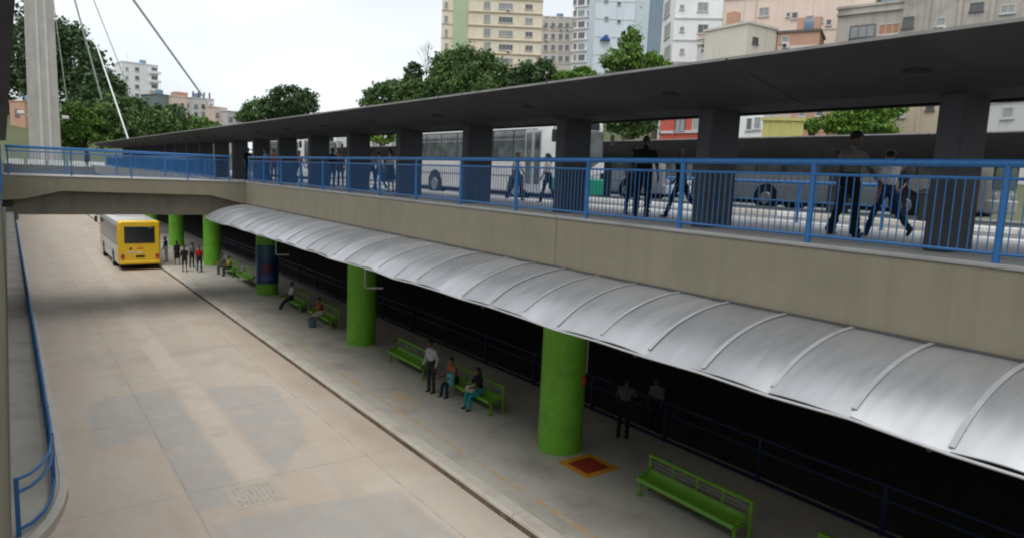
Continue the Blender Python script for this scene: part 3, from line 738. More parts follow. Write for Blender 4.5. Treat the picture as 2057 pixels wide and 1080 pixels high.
bus('city_bus', 'white bus with a green front bumper waiting beside the concourse', (17.38,31.4,LANE), math.pi, 11.8, 3.2, M_busw, M_busw, M_busw, door_side=1, winmat=M_glass2, lower=M_busgr, wheels=(3.2,9.6), group='buses on the upper level')
bus('city_bus', 'pale bus queueing behind the bus with the green bumper', (17.3,57.5,LANE), math.pi, 11.6, 3.2, M_busw, M_busw, M_busw, door_side=1, winmat=M_glass2, group='buses on the upper level')
bus('city_bus', 'grey bus parked on the far lane behind the island columns', (29.3,21.6,LANE), math.pi, 11.8, 2.9, M_busg, M_busg, M_busg, door_side=1, winmat=M_glass2, wheels=(2.9,9.0), group='buses on the upper level')
bus('city_bus', 'white bus parked on the far lane in front of the grey bus', (29.3,8.2,LANE), math.pi, 11.6, 2.9, M_busw, M_busw, M_busw, door_side=1, winmat=M_glass2, wheels=(2.9,9.0), group='buses on the upper level')
bus('city_bus', 'white bus parked on the far lane behind the grey bus', (29.3,36.5,LANE), math.pi, 11.6, 2.9, M_busw, M_busw, M_busw, door_side=1, winmat=M_glass2, wheels=(2.9,9.0), group='buses on the upper level')

# ------------------------------------------------------------------ people
CLOTH = {}
def cloth(c, rough=.85): 
    k = tuple(round(x,3) for x in c)
    if k not in CLOTH: CLOTH[k] = mat('cloth_%d' % len(CLOTH), c, rough, c2=tuple(x*.7 for x in c), scale=7, bump=.3, bscale=20, spec=.2)
    return CLOTH[k]
SK = [mat('skin_a', (.19,.095,.055), .5, scale=9), mat('skin_b', (.30,.165,.105), .5, scale=9), mat('skin_c', (.095,.05,.032), .5, scale=9)]
HAIR = mat('hair_black', (.012,.01,.009), .5, scale=20, bump=.6); HAIRG = mat('hair_grey', (.3,.29,.28), .6, scale=20, bump=.6)
def person(label, loc, rotz, H=1.72, shirt=(.4,.4,.4), pants=(.03,.035,.05), shoe=(.03,.03,.03), skin=0, hair='short', sleeve='short', legs='long',
           thigh=(0,0), knee=(4,4), arm=((8,6),(8,6)), elbow=(18,18), lean=2, headpitch=4, headyaw=0, seat=None, female=False, bulk=1.0, flare=False, skirt=None, group='people at the bus station', hairm=None):
    s = H/1.75
    e = empty('person', loc, label, 'person', group, R(rotz))
    prim = MB(); segs = []
    def dirf(a, ab=0): return Vector((math.sin(R(ab)), math.sin(R(a))*math.cos(R(ab)), -math.cos(R(a))*math.cos(R(ab))))
    hipw = .095 if not female else .10
    # legs relative to the pelvis
    feet = []; legp = []
    for i, sx in enumerate((-1, 1)):
        h = Vector((sx*hipw, 0, -.04)); k = h + dirf(thigh[i], sx*2.5)*.43; a = k + dirf(thigh[i]-knee[i], sx*1)*.42
        legp.append((h, k, a)); feet.append(a.z-.075)
    pz = (-min(feet)) if seat is None else (seat/s+.12)
    if seat is not None: pass
    P0 = Vector((0, 0, pz)); upd = Vector((0, math.sin(R(lean)), math.cos(R(lean))))
    def L(pts, rad, reg, n=12):
        pts = [Vector(p)*s for p in pts]; rad = [((q[0]*s, q[1]*s) if isinstance(q, tuple) else q*s) for q in rad]
        prim.path(pts, rad, n)
        for i in range(len(pts)-1):
            r0 = rad[i]; r1 = rad[i+1]; r0 = max(r0) if isinstance(r0, tuple) else r0; r1 = max(r1) if isinstance(r1, tuple) else r1
            segs.append((pts[i], pts[i+1], r0, r1, reg))
    b = bulk; tw = (.93 if female else 1.0)*b
    # torso: rx is left-right (path uses u = d x ref; ref is X for vertical paths, so u is along Y)
    T = lambda t: P0 + upd*t
    def TL(pts, rad, reg): L(pts, [(q[1], q[0]) for q in rad], reg, 16)
    TL([T(-.10),T(-.06),T(.0),T(.08)], [(.10,.08),(.155,.115),(.172*b,.125*b),(.16*tw,.115*b)], 'pelvis')
    TL([T(.04),T(.14),T(.26),T(.38),T(.47),T(.52)], [(.16*tw,.115*b),(.148*tw,.108*b),(.166*tw,.118*b),(.185*tw,.12*b),(.15*tw,.095),(.07,.065)], 'shirt')
    nb = T(.50); hc = nb + Vector((0, .03+.05*math.sin(R(lean)), .17)) + Vector((0, .06*math.sin(R(headpitch)), 0))
    L([nb, nb+(hc-nb)*.55], [.058,.052], 'skin')
    hp = Matrix.Rotation(R(-headpitch), 3, 'X') ; hy = Matrix.Rotation(R(headyaw), 3, 'Z')
    hm = hy @ hp
    prof = [(-.115,.03,.03,.055),(-.10,.045,.045,.05),(-.06,.06,.066,.028),(-.01,.07,.085,.01),(.04,.075,.093,0),(.085,.066,.082,-.005),(.112,.04,.05,-.008),(.122,.012,.015,-.008)]
    vs = []; n = 14
    for z, rx, ry, oy in prof:
        for k in range(n):
            a = k*2*math.pi/n; vs.append(((hc + hm @ Vector((rx*math.cos(a), oy+ry*math.sin(a), z)))*s)[:])
    fs = [(i*n+k, i*n+(k+1)%n, (i+1)*n+(k+1)%n, (i+1)*n+k) for i in range(len(prof)-1) for k in range(n)] + [tuple(range(n))[::-1], tuple((len(prof)-1)*n+k for k in range(n))]
    prim.add(vs, fs); segs.append(((hc+Vector((0,0,-.05)))*s, (hc+Vector((0,0,.05)))*s, .1*s, .1*s, 'skin'))
    L([hc+hm@Vector((0,.075,.01)), hc+hm@Vector((0,.105,-.025)), hc+hm@Vector((0,.085,-.035))], [.012,.02,.015], 'skin', 8)
    for sx in (-1,1): L([hc+hm@Vector((sx*.07,-.005,.02)), hc+hm@Vector((sx*.082,-.012,0)), hc+hm@Vector((sx*.074,-.005,-.025))], [.016,.022,.013], 'skin', 8)
    # legs
    lr = 1.18 if legs == 'loose' else 1.0
    for i, (h, k, a) in enumerate(legp):
        h, k, a = P0+h, P0+k, P0+a
        treg = 'pants'; creg = 'pants' if legs in ('long','loose') else 'skin'
        if legs == 'bare': treg = 'skin'
        L([h+Vector((0,0,.03)), h+(k-h)*.35, h+(k-h)*.75, k], [.092*b,.086*b,.068*lr,.058*lr], treg)
        fl = 1.5 if flare else 1.0
        if creg == 'pants': L([k, k+(a-k)*.3, k+(a-k)*.75, a+(a-k)*.06], [.058*lr,.062*lr,.054*lr*(1+(fl-1)*.5),.05*lr*fl*1.05], creg)
        else: L([k, k+(a-k)*.3, k+(a-k)*.75, a], [.054,.058,.042,.036], creg)
        fd = dirf(thigh[i]-knee[i]); ff = Vector((0, -fd.z, fd.y)); ff.normalize()
        if a.z < .2: ff = Vector((0, 1, 0)) if abs(ff.z) < .55 else ff
        heel = a + fd*.045 - ff*.05; toe = a + fd*.052 + ff*.15
        L([heel, a+fd*.035, a+fd*.045+ff*.08, toe], [(.035,.035),(.042,.045),(.044,.036),(.03,.024)], 'shoe', 10)
    # arms
    hands = []
    for i, sx in enumerate((-1, 1)):
        sh = T(.445) + Vector((sx*.185*tw, 0, 0)); fl_, ab = arm[i]
        ud = dirf(fl_, sx*ab); el = sh + ud*.28; fd = dirf(fl_+elbow[i], sx*ab*.4); wr = el + fd*.245
        ureg = 'shirt' if sleeve != 'none' else 'skin'; freg = 'shirt' if sleeve == 'long' else 'skin'
        L([T(.44)+Vector((sx*.10*tw,0,0)), sh, sh+ud*.10], [.07,.066,.056], 'shirt')
        L([sh+ud*.04, sh+ud*.15, el], [.058*b,.052*b,.042], ureg)
        L([el, el+fd*.08, wr], [.042,.042,.028 if freg == 'skin' else .036], freg)
        hands.append((wr, fd, sx))
        pl = wr + fd*.095
        L([wr, wr+fd*.03, wr+fd*.07, pl], [(.024,.026),(.022,.036),(.02,.04),(.014,.036)], 'skin', 8)
    me = prim.mesh('tmp', SK[0]); tmp = link('tmp', me)
    md = tmp.modifiers.new('r', 'REMESH'); md.mode = 'VOXEL'; md.voxel_size = (.019 if loc[1] < 24 else .024)*s; md.use_smooth_shade = True
    sm = tmp.modifiers.new('s', 'SMOOTH'); sm.factor = .5; sm.iterations = 3
    dg = bpy.context.evaluated_depsgraph_get(); ev = tmp.evaluated_get(dg)
    body = bpy.data.meshes.new_from_object(ev); bpy.data.objects.remove(tmp); body.name = 'body'
    body.materials.clear()
    regs = ['skin','shirt','pants','pelvis','shoe']
    pm_ = cloth(pants) if legs != 'bare' else cloth(skirt or pants)
    for m_ in (SK[skin], cloth(shirt), pm_, pm_, cloth(shoe, .6)): body.materials.append(m_)
    nf, nv_ = len(body.polygons), len(body.vertices)
    cen = np.empty(nf*3); body.polygons.foreach_get('center', cen); cen = cen.reshape(-1,3)
    best = np.full(nf, 9.); mi = np.zeros(nf, dtype=np.int32)
    for (a0, a1, r0, r1, rg) in segs:
        a0 = np.array(a0); d = np.array(a1)-a0; t = np.clip((cen-a0)@d/max(1e-9, d@d), 0, 1)
        dd = np.linalg.norm(cen-(a0+t[:,None]*d), axis=1)-(r0+(r1-r0)*t)
        m_ = dd < best; best[m_] = dd[m_]; mi[m_] = regs.index(rg)
    co = np.empty(nv_*3); body.vertices.foreach_get('co', co); co = co.reshape(-1,3)
    no = np.empty(nv_*3); body.vertex_normals.foreach_get('vector', no); no = no.reshape(-1,3)
    ls = np.empty(len(body.loops), dtype=np.int32); body.loops.foreach_get('vertex_index', ls)
    lt_ = np.empty(nf, dtype=np.int32); body.polygons.foreach_get('loop_total', lt_)
    vreg = np.zeros(nv_, dtype=np.int32); np.maximum.at(vreg, ls, np.repeat(mi, lt_))
    ph = len(segs)*.7+H*31+loc[1]
    fx, fy, fz = co[:,0], co[:,1], co[:,2]
    fold = .007*np.sin(fz*34+6*np.sin(fx*13+ph)+ph)*np.sin(fx*19+fy*23+ph*2)+.006*np.sin(fz*61+4*np.sin(fy*21+ph)+fx*17)
    co += no*(fold*((vreg >= 1) & (vreg <= 3)))[:,None]
    body.vertices.foreach_set('co', co.ravel()); mi = mi.tolist()
    body.polygons.foreach_set('material_index', mi); body.polygons.foreach_set('use_smooth', [True]*len(mi))
    bo = link('body', body, e)
    # fingers, rooted in the palm
    fb_ = MB()
    for wr, fd, sx in hands:
        side = Vector((0,1,0)) - fd*fd.y
        if side.length < .2: side = Vector((1,0,0))*-sx
        side.normalize(); nrm = fd.cross(side).normalized()*(-sx)
        for q, (o, ln) in enumerate(((.03,.072),(.011,.08),(-.009,.074),(-.028,.058))):
            b0 = wr+fd*.088+side*o; b1 = b0+fd*ln*.5+nrm*.006; b2 = b1+fd*ln*.4+nrm*.02
            fb_.path([(b0-fd*.02)*s, b0*s, b1*s, b2*s], [.009*s,.0088*s,.0082*s,.006*s], 6)
        t0 = wr+fd*.03+side*.026; t1 = t0+fd*.03+side*.026+nrm*.008; t2 = t1+fd*.032+side*.004+nrm*.008
        fb_.path([t0*s, t1*s, t2*s], [.012*s,.0098*s,.007*s], 6)
    bmj = bmesh.new(); bmj.from_mesh(body); nm_ = fb_.mesh('f', SK[skin], True); bmj.from_mesh(nm_)
    bmj.to_mesh(body); bmj.free(); bpy.data.meshes.remove(nm_)
    # hair and face
    hb_ = MB(); hmx = hairm or HAIR
    def cap(rx, ry, rz, off, lowf, lowb):
        vs = []; fs = []; n_, m2 = 16, 7
        for i in range(m2+1):
            for k in range(n_):
                a = k*2*math.pi/n_; fr = (math.sin(a)+1)/2
                lim = lowb + (lowf-lowb)*fr**1.5
                t = (math.pi*lim)*i/m2
                j = 1+random.uniform(-.03,.03)
                vs.append(((hc + hm @ (Vector(off)+Vector((rx*j*math.sin(t)*math.cos(a), ry*j*math.sin(t)*math.sin(a), rz*j*math.cos(t)))))*s)[:])
        for i in range(m2):
            for k in range(n_): fs.append((i*n_+k, i*n_+(k+1)%n_, (i+1)*n_+(k+1)%n_, (i+1)*n_+k))
        fs.append(tuple(m2*n_+k for k in range(n_)))
        hb_.add(vs, fs)
    if hair == 'short': cap(.083,.102,.098,(0,-.008,.038),.36,.66)
    elif hair == 'afro': cap(.11,.125,.125,(0,-.012,.045),.38,.72)
    elif hair in ('long','bun'):
        cap(.088,.105,.1,(0,-.01,.036),.36,.7)
        if hair == 'bun': hb_.ell(tuple((hc+hm@Vector((0,-.1,.06)))*s), (.055*s,.05*s,.05*s), 10, 7)
        else: hb_.path([(hc+hm@Vector((0,-.05,.03)))*s, (hc+hm@Vector((0,-.085,-.08)))*s, (hc+Vector((0,-.10,-.24)))*s], [(.085*s,.05*s),(.085*s,.045*s),(.06*s,.025*s)], 10)
    if hb_.v: hb_.build('hair', hmx, e, smooth=True)
    ey = MB()
    for sx in (-1,1): ey.ell(tuple((hc+hm@Vector((sx*.03,.083,.012)))*s), (.011*s,.007*s,.006*s), 8, 5)
    ey.build('eyes', M_black, e)
    MB().ell(tuple((hc+hm@Vector((0,.088,-.062)))*s), (.022*s,.006*s,.007*s), 8, 5).build('mouth', mat('lip', (.16,.05,.04), .5, scale=9), e)
    if skirt and legs == 'bare':
        pts = [T(.08), T(-.02), P0+Vector((0,.01,-.22)), P0+Vector((0,.015,-.46))]
        MB().path([p*s for p in pts], [(.125*s,.17*s),(.145*s,.19*s),(.165*s,.205*s),(.18*s,.225*s)], 18).build('skirt', cloth(skirt), e, smooth=True)
    return e, s

# bus platform, below
person('man standing in a pale grey shirt and dark trousers beside a green bench', (10.78,18.75,.2), 100, 1.74, (.5,.51,.56), (.035,.035,.045), skin=2, sleeve='long', arm=((-12,16),(4,10)), elbow=(40,20), headpitch=14)
person('woman in an orange top leaning forward on the shared green bench', (11.32,18.15,.2), 92, 1.62, (.62,.13,.04), (.02,.05,.075), skin=1, hair='bun', sleeve='none', thigh=(82,78), knee=(86,70), arm=((30,8),(34,8)), elbow=(40,46), lean=16, headpitch=6, headyaw=18, seat=.43, female=True)
person('woman with long black hair and turquoise trousers on the shared green bench', (11.32,16.75,.2), 88, 1.62, (.02,.02,.022), (.03,.36,.36), skin=0, hair='long', sleeve='short', thigh=(84,86), knee=(84,84), arm=((34,8),(34,8)), elbow=(58,58), lean=4, headpitch=10, seat=.43, female=True)
person('man in a white shirt and black trousers lounging on a green bench', (11.3,33.9,.2), 92, 1.74, (.62,.63,.64), (.02,.02,.022), skin=2, thigh=(70,62), knee=(42,34), arm=((24,10),(24,10)), elbow=(40,40), lean=-8, seat=.43)
person('person in a red patterned top and pale trousers sitting by the bucket', (11.3,29.75,.2), 95, 1.64, (.42,.06,.03), (.6,.58,.55), skin=0, hair='bun', sleeve='short', legs='short', thigh=(84,80), knee=(76,88), arm=((30,8),(36,8)), elbow=(36,44), lean=12, seat=.43, female=True)
person('person in grey sitting hunched on the green bench beside the column', (11.2,46.6,.2), 95, 1.66, (.16,.17,.18), (.12,.12,.13), skin=1, hair='short', thigh=(82,82), knee=(86,86), arm=((30,8),(30,8)), elbow=(50,50), lean=14, seat=.43)
person('person in a yellow top sitting on the green bench beside the column', (11.3,45.6,.2), 92, 1.62, (.55,.45,.05), (.05,.06,.08), skin=1, hair='bun', thigh=(84,84), knee=(84,84), arm=((30,8),(30,8)), elbow=(40,40), lean=6, seat=.43, female=True)
person('person in dark clothes and short trousers standing near the yellow bus', (9.12,48.2,.2), 150, 1.68, (.025,.025,.03), (.025,.025,.03), skin=1, legs='short', arm=((6,8),(6,8)))
person('person in a red shirt carrying a pale bag on the platform', (9.95,47.9,.2), 170, 1.70, (.45,.035,.03), (.03,.035,.06), skin=0, thigh=(10,-8), knee=(6,14))
person('person in a pale blue shirt standing behind the red shirt', (9.9,49.9,.2), 200, 1.74, (.25,.33,.36), (.03,.035,.04), skin=2)
person('woman in a black skirt walking beside the yellow bus', (9.3,51.6,.2), 10, 1.66, (.04,.03,.035), (.02,.02,.025), skin=1, hair='long', legs='bare', skirt=(.02,.02,.025), thigh=(8,-6), knee=(4,10), female=True)
person('person in a navy shirt and white trousers at the bus door', (8.95,53.6,.2), 60, 1.76, (.02,.025,.09), (.5,.5,.5), skin=2)
person('man in dark trousers leaning on the navy rail fence in the shade', (13.45,12.75,.2), 300, 1.72, (.16,.15,.15), (.025,.027,.035), skin=2, sleeve='long', lean=10, arm=((20,12),(34,10)), elbow=(30,60))
person('man in a grey shirt standing behind the navy rail fence', (14.75,12.75,-.02), 100, 1.78, (.2,.2,.21), (.02,.02,.025), skin=2)
# upper concourse
DK = D-.003
person('tall man in a black shirt and trousers seen from behind at the railing', (12.0,11.25,DK), -62, 1.86, (.012,.012,.014), (.012,.012,.016), skin=2, bulk=1.12, sleeve='short', arm=((4,12),(4,12)), elbow=(14,14), legs='loose')
person('person in a grey top half hidden beside the tall man in black', (12.4,12.0,DK), -70, 1.62, (.16,.19,.21), (.02,.022,.03), skin=1)
person('balding man in dark clothes striding along the concourse', (12.75,10.75,DK), 12, 1.66, (.014,.014,.018), (.014,.014,.02), skin=2, hair='none', sleeve='long', thigh=(24,-26), knee=(6,26), arm=((-16,8),(18,8)), elbow=(20,30), lean=6)
person('man in a grey shirt with a black bag walking beside the woman in white', (11.95,6.33,DK), 160, 1.80, (.17,.165,.15), (.014,.014,.018), skin=2, hair='afro', legs='loose', flare=True, bulk=1.1, thigh=(10,-10), knee=(6,8), arm=((28,14),(-10,10)), elbow=(12,24), headpitch=10)
person('woman in a white tee and blue jeans walking with long strides', (12.62,5.98,DK), -28, 1.6, (.75,.75,.82), (.02,.045,.11), skin=1, hair='bun', thigh=(26,-30), knee=(6,22), arm=((-18,8),(20,8)), elbow=(26,40), female=True)
person('dark dressed person with a backpack waiting on the bus island', (22.6,10.25,D-.008), 60, 1.72, (.012,.014,.025), (.014,.014,.018), skin=2, arm=((10,8),(30,8)), elbow=(30,70))
person('person in a pink shirt and dark shorts beside the white bus', (14.0,21.6,DK), 40, 1.68, (.5,.33,.38), (.02,.025,.04), skin=2, legs='short')
person('woman in dark jeans and a pale top with white shoes near the bus door', (14.3,17.6,DK), 30, 1.62, (.55,.5,.46), (.014,.02,.035), (.7,.7,.7), skin=1, hair='long', thigh=(16,-12), knee=(4,16), female=True)
person('woman in a white top and dark skirt standing on the concourse', (11.9,24.2,DK), 20, 1.66, (.6,.56,.5), (.03,.03,.04), skin=1, hair='long', legs='bare', skirt=(.025,.025,.035), female=True)
person('man in a khaki shirt and pale grey trousers on the concourse', (12.05,22.9,DK), 200, 1.80, (.2,.17,.1), (.3,.33,.33), (.6,.6,.6), skin=2, thigh=(12,-12), knee=(6,12))
person('person in a white shirt and dark trousers further down the concourse', (12.6,29.6,DK), 170, 1.74, (.6,.6,.6), (.02,.025,.04), skin=2)
person('person in a dark green shirt standing next to the white shirt', (12.0,30.4,DK), 200, 1.74, (.03,.05,.045), (.02,.025,.04), skin=2)
person('person in a pale shirt and jeans by a dark column', (12.3,33.0,DK), 160, 1.70, (.5,.5,.48), (.03,.06,.13), skin=1)
person('person in a lilac shirt walking towards the bridge', (12.2,36.4,DK), 10, 1.72, (.42,.42,.52), (.03,.05,.12), skin=1, thigh=(18,-16), knee=(6,16))
person('person in an orange shirt by the bridge opening', (11.6,37.6,DK), 190, 1.70, (.6,.16,.05), (.03,.05,.12), skin=1)
person('person in black standing at the bridge opening', (10.6,38.9,DK), 190, 1.74, (.015,.015,.018), (.02,.04,.1), skin=2)

crowd = [((12.9,31.6),150,(.05,.09,.2),(.03,.04,.07),0,'person in a royal blue shirt in the crowd beside the queueing bus'),((13.4,28.4),20,(.55,.5,.42),(.03,.05,.1),1,'person in a cream shirt in the crowd beside the queueing bus'),
 ((13.2,25.6),190,(.3,.06,.05),(.05,.07,.12),2,'person in a dark red shirt behind the khaki shirt'),((12.7,34.6),10,(.02,.02,.025),(.06,.08,.12),2,'person in a black shirt near the jeans wearer'),
 ((13.6,33.8),170,(.62,.62,.6),(.02,.03,.07),1,'person in a white blouse at the edge of the crowd'),((12.3,26.8),180,(.28,.3,.33),(.02,.03,.06),0,'person in a steel grey shirt walking past the columns'),
 ((11.9,40.4),5,(.35,.36,.42),(.03,.04,.09),2,'person in a grey blue shirt beyond the bridge opening'),((13.3,38.6),185,(.5,.12,.06),(.02,.02,.03),1,'person in a rust red shirt behind the bridge opening'),
 ((12.9,23.9),25,(.45,.28,.2),(.025,.03,.05),1,'person in a tan shirt beside the woman in the dark skirt'),((14.2,19.2),200,(.6,.58,.56),(.03,.03,.04),0,'person in a white shirt waiting at the bus door'),
 ((12.6,28.9),200,(.04,.05,.1),(.02,.03,.06),2,'person in a navy shirt between two dark columns'),((10.9,36.6),90,(.2,.25,.35),(.02,.03,.08),0,'person in a slate blue shirt stepping onto the bridge')]
for q, ((x,y),a,sh_,pa_,sk_,lab) in enumerate(crowd):
    t_ = 14 if q % 2 else 2
    person(lab, (x,y,DK), a, 1.62+.04*(q%4), sh_, pa_, skin=sk_, hair=('short','bun','short','long')[q%4], thigh=(t_,-t_), knee=(4,4+t_), female=bool(q%2), arm=((t_,8),(-t_,8)))

# carried and set-down things
bk_ = empty('bucket', (10.72,29.35,.2), 'blue grey plastic bucket standing by the bench with the seated person', 'bucket')
MB().lathe([(.13,0),(.15,.02),(.19,.34),(.2,.35),(.2,.37),(.185,.37),(.14,.03),(.01,.025)], n=20).build('pail', mat('bucket_plastic', (.12,.17,.27), .5, scale=4), bk_, smooth=True)
MB().path([(-.2,0,.34),(-.15,-.1,.22),(0,-.19,.16),(.15,-.1,.22),(.2,0,.34)], .006, 5).build('handle', M_steel, bk_)
hbg = empty('shoulder_bag', (11.05,17.98,.75), 'turquoise shoulder bag hanging from the woman in the orange top', 'bag')
MB().bbox(-.07,.07,-.17,.17,-.12,.26,.05).build('pouch', cloth((.12,.42,.46)), hbg); MB().path([(0,-.14,.24),(.1,-.06,.48),(.12,.06,.48),(0,.14,.24)], .012, 5).build('strap', cloth((.12,.42,.46)), hbg)
lbg = empty('handbag', (11.02,16.78,.80), 'white handbag on the lap of the woman in turquoise trousers', 'bag')
MB().bbox(-.1,.1,-.16,.16,-.05,.14,.04).build('pouch', cloth((.6,.58,.55)), lbg); MB().path([(0,-.1,.12),(0,-.06,.24),(0,.06,.24),(0,.1,.12)], .01, 5).build('strap', cloth((.6,.58,.55)), lbg)
sb = empty('shopping_bag', (9.72,47.75,.62), 'pale shopping bag held by the person in the red shirt', 'bag')
MB().bbox(-.06,.06,-.15,.15,-.2,.15,.04).build('pouch', cloth((.45,.47,.5)), sb); MB().path([(0,-.08,.14),(0,0,.3),(0,.08,.14)], .01, 5).build('handle', cloth((.45,.47,.5)), sb)
bb = empty('sling_bag', (12.25,6.5,DK+.98), 'black sling bag at the side of the man in the grey shirt', 'bag')
MB().bbox(-.08,.08,-.12,.12,-.12,.28,.05).build('pouch', cloth((.012,.012,.014)), bb); MB().path([(0,-.1,.26),(-.1,.05,.45),(-.2,.2,.52)], .015, 5).build('strap', cloth((.012,.012,.014)), bb)
bp = empty('litter_bin', (22.75,9.55,D-.01), 'black litter bin beside the dark dressed person on the island', 'bin')
MB().lathe([(.22,0),(.24,.02),(.28,.8),(.3,.82),(.3,.86),(.26,.86)], n=18).build('drum', M_black, bp, smooth=True); MB().lathe([(.29,.87),(.27,.93),(.1,.99)], n=18).build('lid', M_black, bp, smooth=True)
# blue guard rail between lane and walkway
railing('guard_rail', 'low blue guard rail between the walkway and the bus lane behind the walkers', (15.3,7.2,D), (15.3,13.4,D), [.1,2.1,4.1,6.1], height=.95, r=.035, plain=True, mid=.45)

# ------------------------------------------------------------------ mast and stay cables
M_mast = mat('mast_concrete', (.42,.40,.37), .85, c2=(.34,.325,.3), scale=.5, streak=.45, bump=.3, bscale=8)
M_mastl = mat('mast_pale', (.52,.51,.49), .8, c2=(.46,.45,.43), scale=.5, streak=.3)
M_cab = mat('cable_sheath', (.8,.82,.84), .5, 0, c2=(.7,.72,.74), scale=2)
mz = 118.0
mb_ = at(92, 318, mz); mt_ = at(83, -240, mz*.985); hb0 = hill(mb_.x, mb_.y)
ma = empty('concrete_mast', (mb_.x, mb_.y, hb0-1), 'tall pale concrete mast with vertical ribs and stay cables beyond the bridge', 'mast')
hz_ = mt_.z-hb0+3
def taper(x0,x1,y0,y1,z0,z1,k):
    mb = MB().box(x0,x1,y0,y1,z0,z1); mb.v = [(x*(1-k*(z-0)/hz_), y*(1-k*(z-0)/hz_), z) for x,y,z in mb.v]; return mb
taper(-2.2,2.2,-1.9,1.9,0,hz_,.16).build('shaft', M_mast, ma)
for x in (-.5,.75): taper(x-.2,x+.2,-1.98,-1.89,0,hz_,.16).build('rib', M_mastl, ma)
taper(-2.22,2.22,-1.92,1.92,hz_*.37,hz_*.37+.08,.16).build('joint_band', M_mast, ma)
MB().box(-1.5,-.95,-1.75,-1.3,17.5,19).build('opening', M_black, ma)
for x, z in ((-3.2,9.0),(3.0,8.7)):
    q = MB().bbox(-.5,.5,-.35,.35,-.25,.25,.06).build('floodlight', M_white, ma); q.location = (x,-1.2,z)
    MB().path([(0,0,-.3),((3.0 if x < 0 else -2.6)*.5,0,-.5)], .08, 6).build('bracket', M_steel, q)
cab = [((107,0),(137,222),150,160,.16,'thin stay cable hanging down close beside the concrete mast'),((150,0),(207,208),150,160,.34,'thick pale stay cable in front of the dark trees'),((163,0),(259,284),150,104,.2,'pale stay cable ending at the tip of the long concourse roof'),
       ((188,0),(248,152),150,190,.2,'thin stay cable passing the corner of the white apartment block'),((268,0),(412,200),150,214,.55,'thick grey stay cable slanting to the roofs of the pink houses')]
for (a, b, z0, z1, r, lab) in cab:
    # straight in the world from the mast head to its ground anchor
    dirx = Vector((b[0]-a[0], b[1]-a[1])); 
    ex_ = .06 if z1 == 104 else (.22 if z1 > 180 else .4)
    p1 = at(b[0]+dirx.x*ex_, b[1]+dirx.y*ex_, z1); top = Vector((mt_.x, mt_.y, mt_.z))
    # mast head: point of the cable line nearest the mast axis
    t = (a[1]+235)/dirx.y; p0 = at(a[0]-dirx.x*t, -235, mz*.985)
    c_ = MB(); c_.path([(0,0,0), p1-p0], r*.5, 8)
    e = empty('stay_cable', p0, lab, 'cable', 'stay cables of the mast'); c_.build('strand', M_cab, e, smooth=True)
    gz = hill(p1.x, p1.y); an = MB().bbox(-.16,.16,-.16,.16,-.5,.1,.04).build('anchor_socket', M_steel, e); an.location = p1-p0

# ------------------------------------------------------------------ trees
def tree(label, blobs, zc, lm, n=5000, leaf=.34, seed=0, base=None, name='leafy_tree', trunk=True, group='trees behind the station', px=True, clumps=60, depthk=.8):
    """blobs: (px, py, rx_px, ry_px) at distance zc, turned into real ellipsoids of leaves"""
    rg = random.Random(seed); k = zc/FPX; B = []
    for (x, y, rx, ry) in blobs:
        c = at(x, y, zc*(1+rg.uniform(-.02,.02))); B.append((c, rx*k, max(rx,ry)*k*depthk, ry*k))
    cx = sum(b[0].x for b in B)/len(B); cy = sum(b[0].y for b in B)/len(B)
    gz = hill(cx, cy)-.3
    e = empty(name, (cx, cy, gz), label, 'tree', group)
    O = Vector((cx, cy, gz))
    top = max(b[0].z for b in B)
    if trunk:
        tb = MB(); h = max(2.0, min(b[0].z for b in B)-gz); r0 = .25+.012*h+.02*max(b[1] for b in B)
        tb.path([(0,0,-.5),(.1,.05,h*.35),(-.1,.12,h*.7),(0,0,h+.5)], [r0*1.3,r0,r0*.8,r0*.55], 9)
        tb.build('trunk', M_bark, e, smooth=True)
        for c, rx, ry, rz in B:
            for q in range(3):
                d = Vector((rg.uniform(-.6,.6)*rx, rg.uniform(-.6,.6)*ry, rg.uniform(0,.6)*rz)); lb = MB(); a = Vector((0,0,h*.75)); t_ = c-O+d; m_ = (a+t_)/2+Vector((0,0,-.4))
                lb.path([a, m_, t_], [r0*.45,r0*.3,.06], 6); lb.build('limb', M_bark, e, smooth=True)
    vol = [b[1]*b[2]*b[3] for b in B]; vs = []; fs = []
    cl = []
    for c, rx, ry, rz in B:
        w_ = (rx*ry*rz)**.67; 
        for _ in range(clumps):
            while True:
                u = Vector((rg.gauss(0,1), rg.gauss(0,1), rg.gauss(0,1)))
                if u.length > .1: break
            u.normalize(); f = rg.uniform(.45,1.0)**.6
            cr_ = rg.uniform(.13,.3)
            cl.append((c-O+Vector((u.x*rx*f, u.y*ry*f, u.z*rz*f)), cr_*rx, cr_*ry, cr_*rz*.8, w_))
    ws = [c[4] for c in cl]
    for pick in rg.choices(cl, ws, k=n):
        c, rx, ry, rz, _ = pick
        p = c + Vector((max(-1.7,min(1.7,rg.gauss(0,.62)))*rx, max(-1.7,min(1.7,rg.gauss(0,.62)))*ry, max(-1.7,min(1.7,rg.gauss(0,.62)))*rz))
        if p.z < .3: continue
        nrm = Vector((rg.gauss(0,1), rg.gauss(0,1), rg.gauss(0,.8)+.5)).normalized()
        a = nrm.orthogonal().normalized(); a = Matrix.Rotation(rg.uniform(0,6.28), 3, nrm) @ a; b = nrm.cross(a)
        s1 = leaf*rg.uniform(.6,1.3); s2 = s1*rg.uniform(.45,.75); i = len(vs)
        vs += [p-a*s1, p-b*s2+nrm*s1*.15, p+a*s1, p+b*s2+nrm*s1*.15]; fs.append((i,i+1,i+2,i+3))
    me = bpy.data.meshes.new('crown'); me.from_pydata([v[:] for v in vs], [], fs); me.materials.append(lm); me.update()
    link('crown', me, e)
    return e
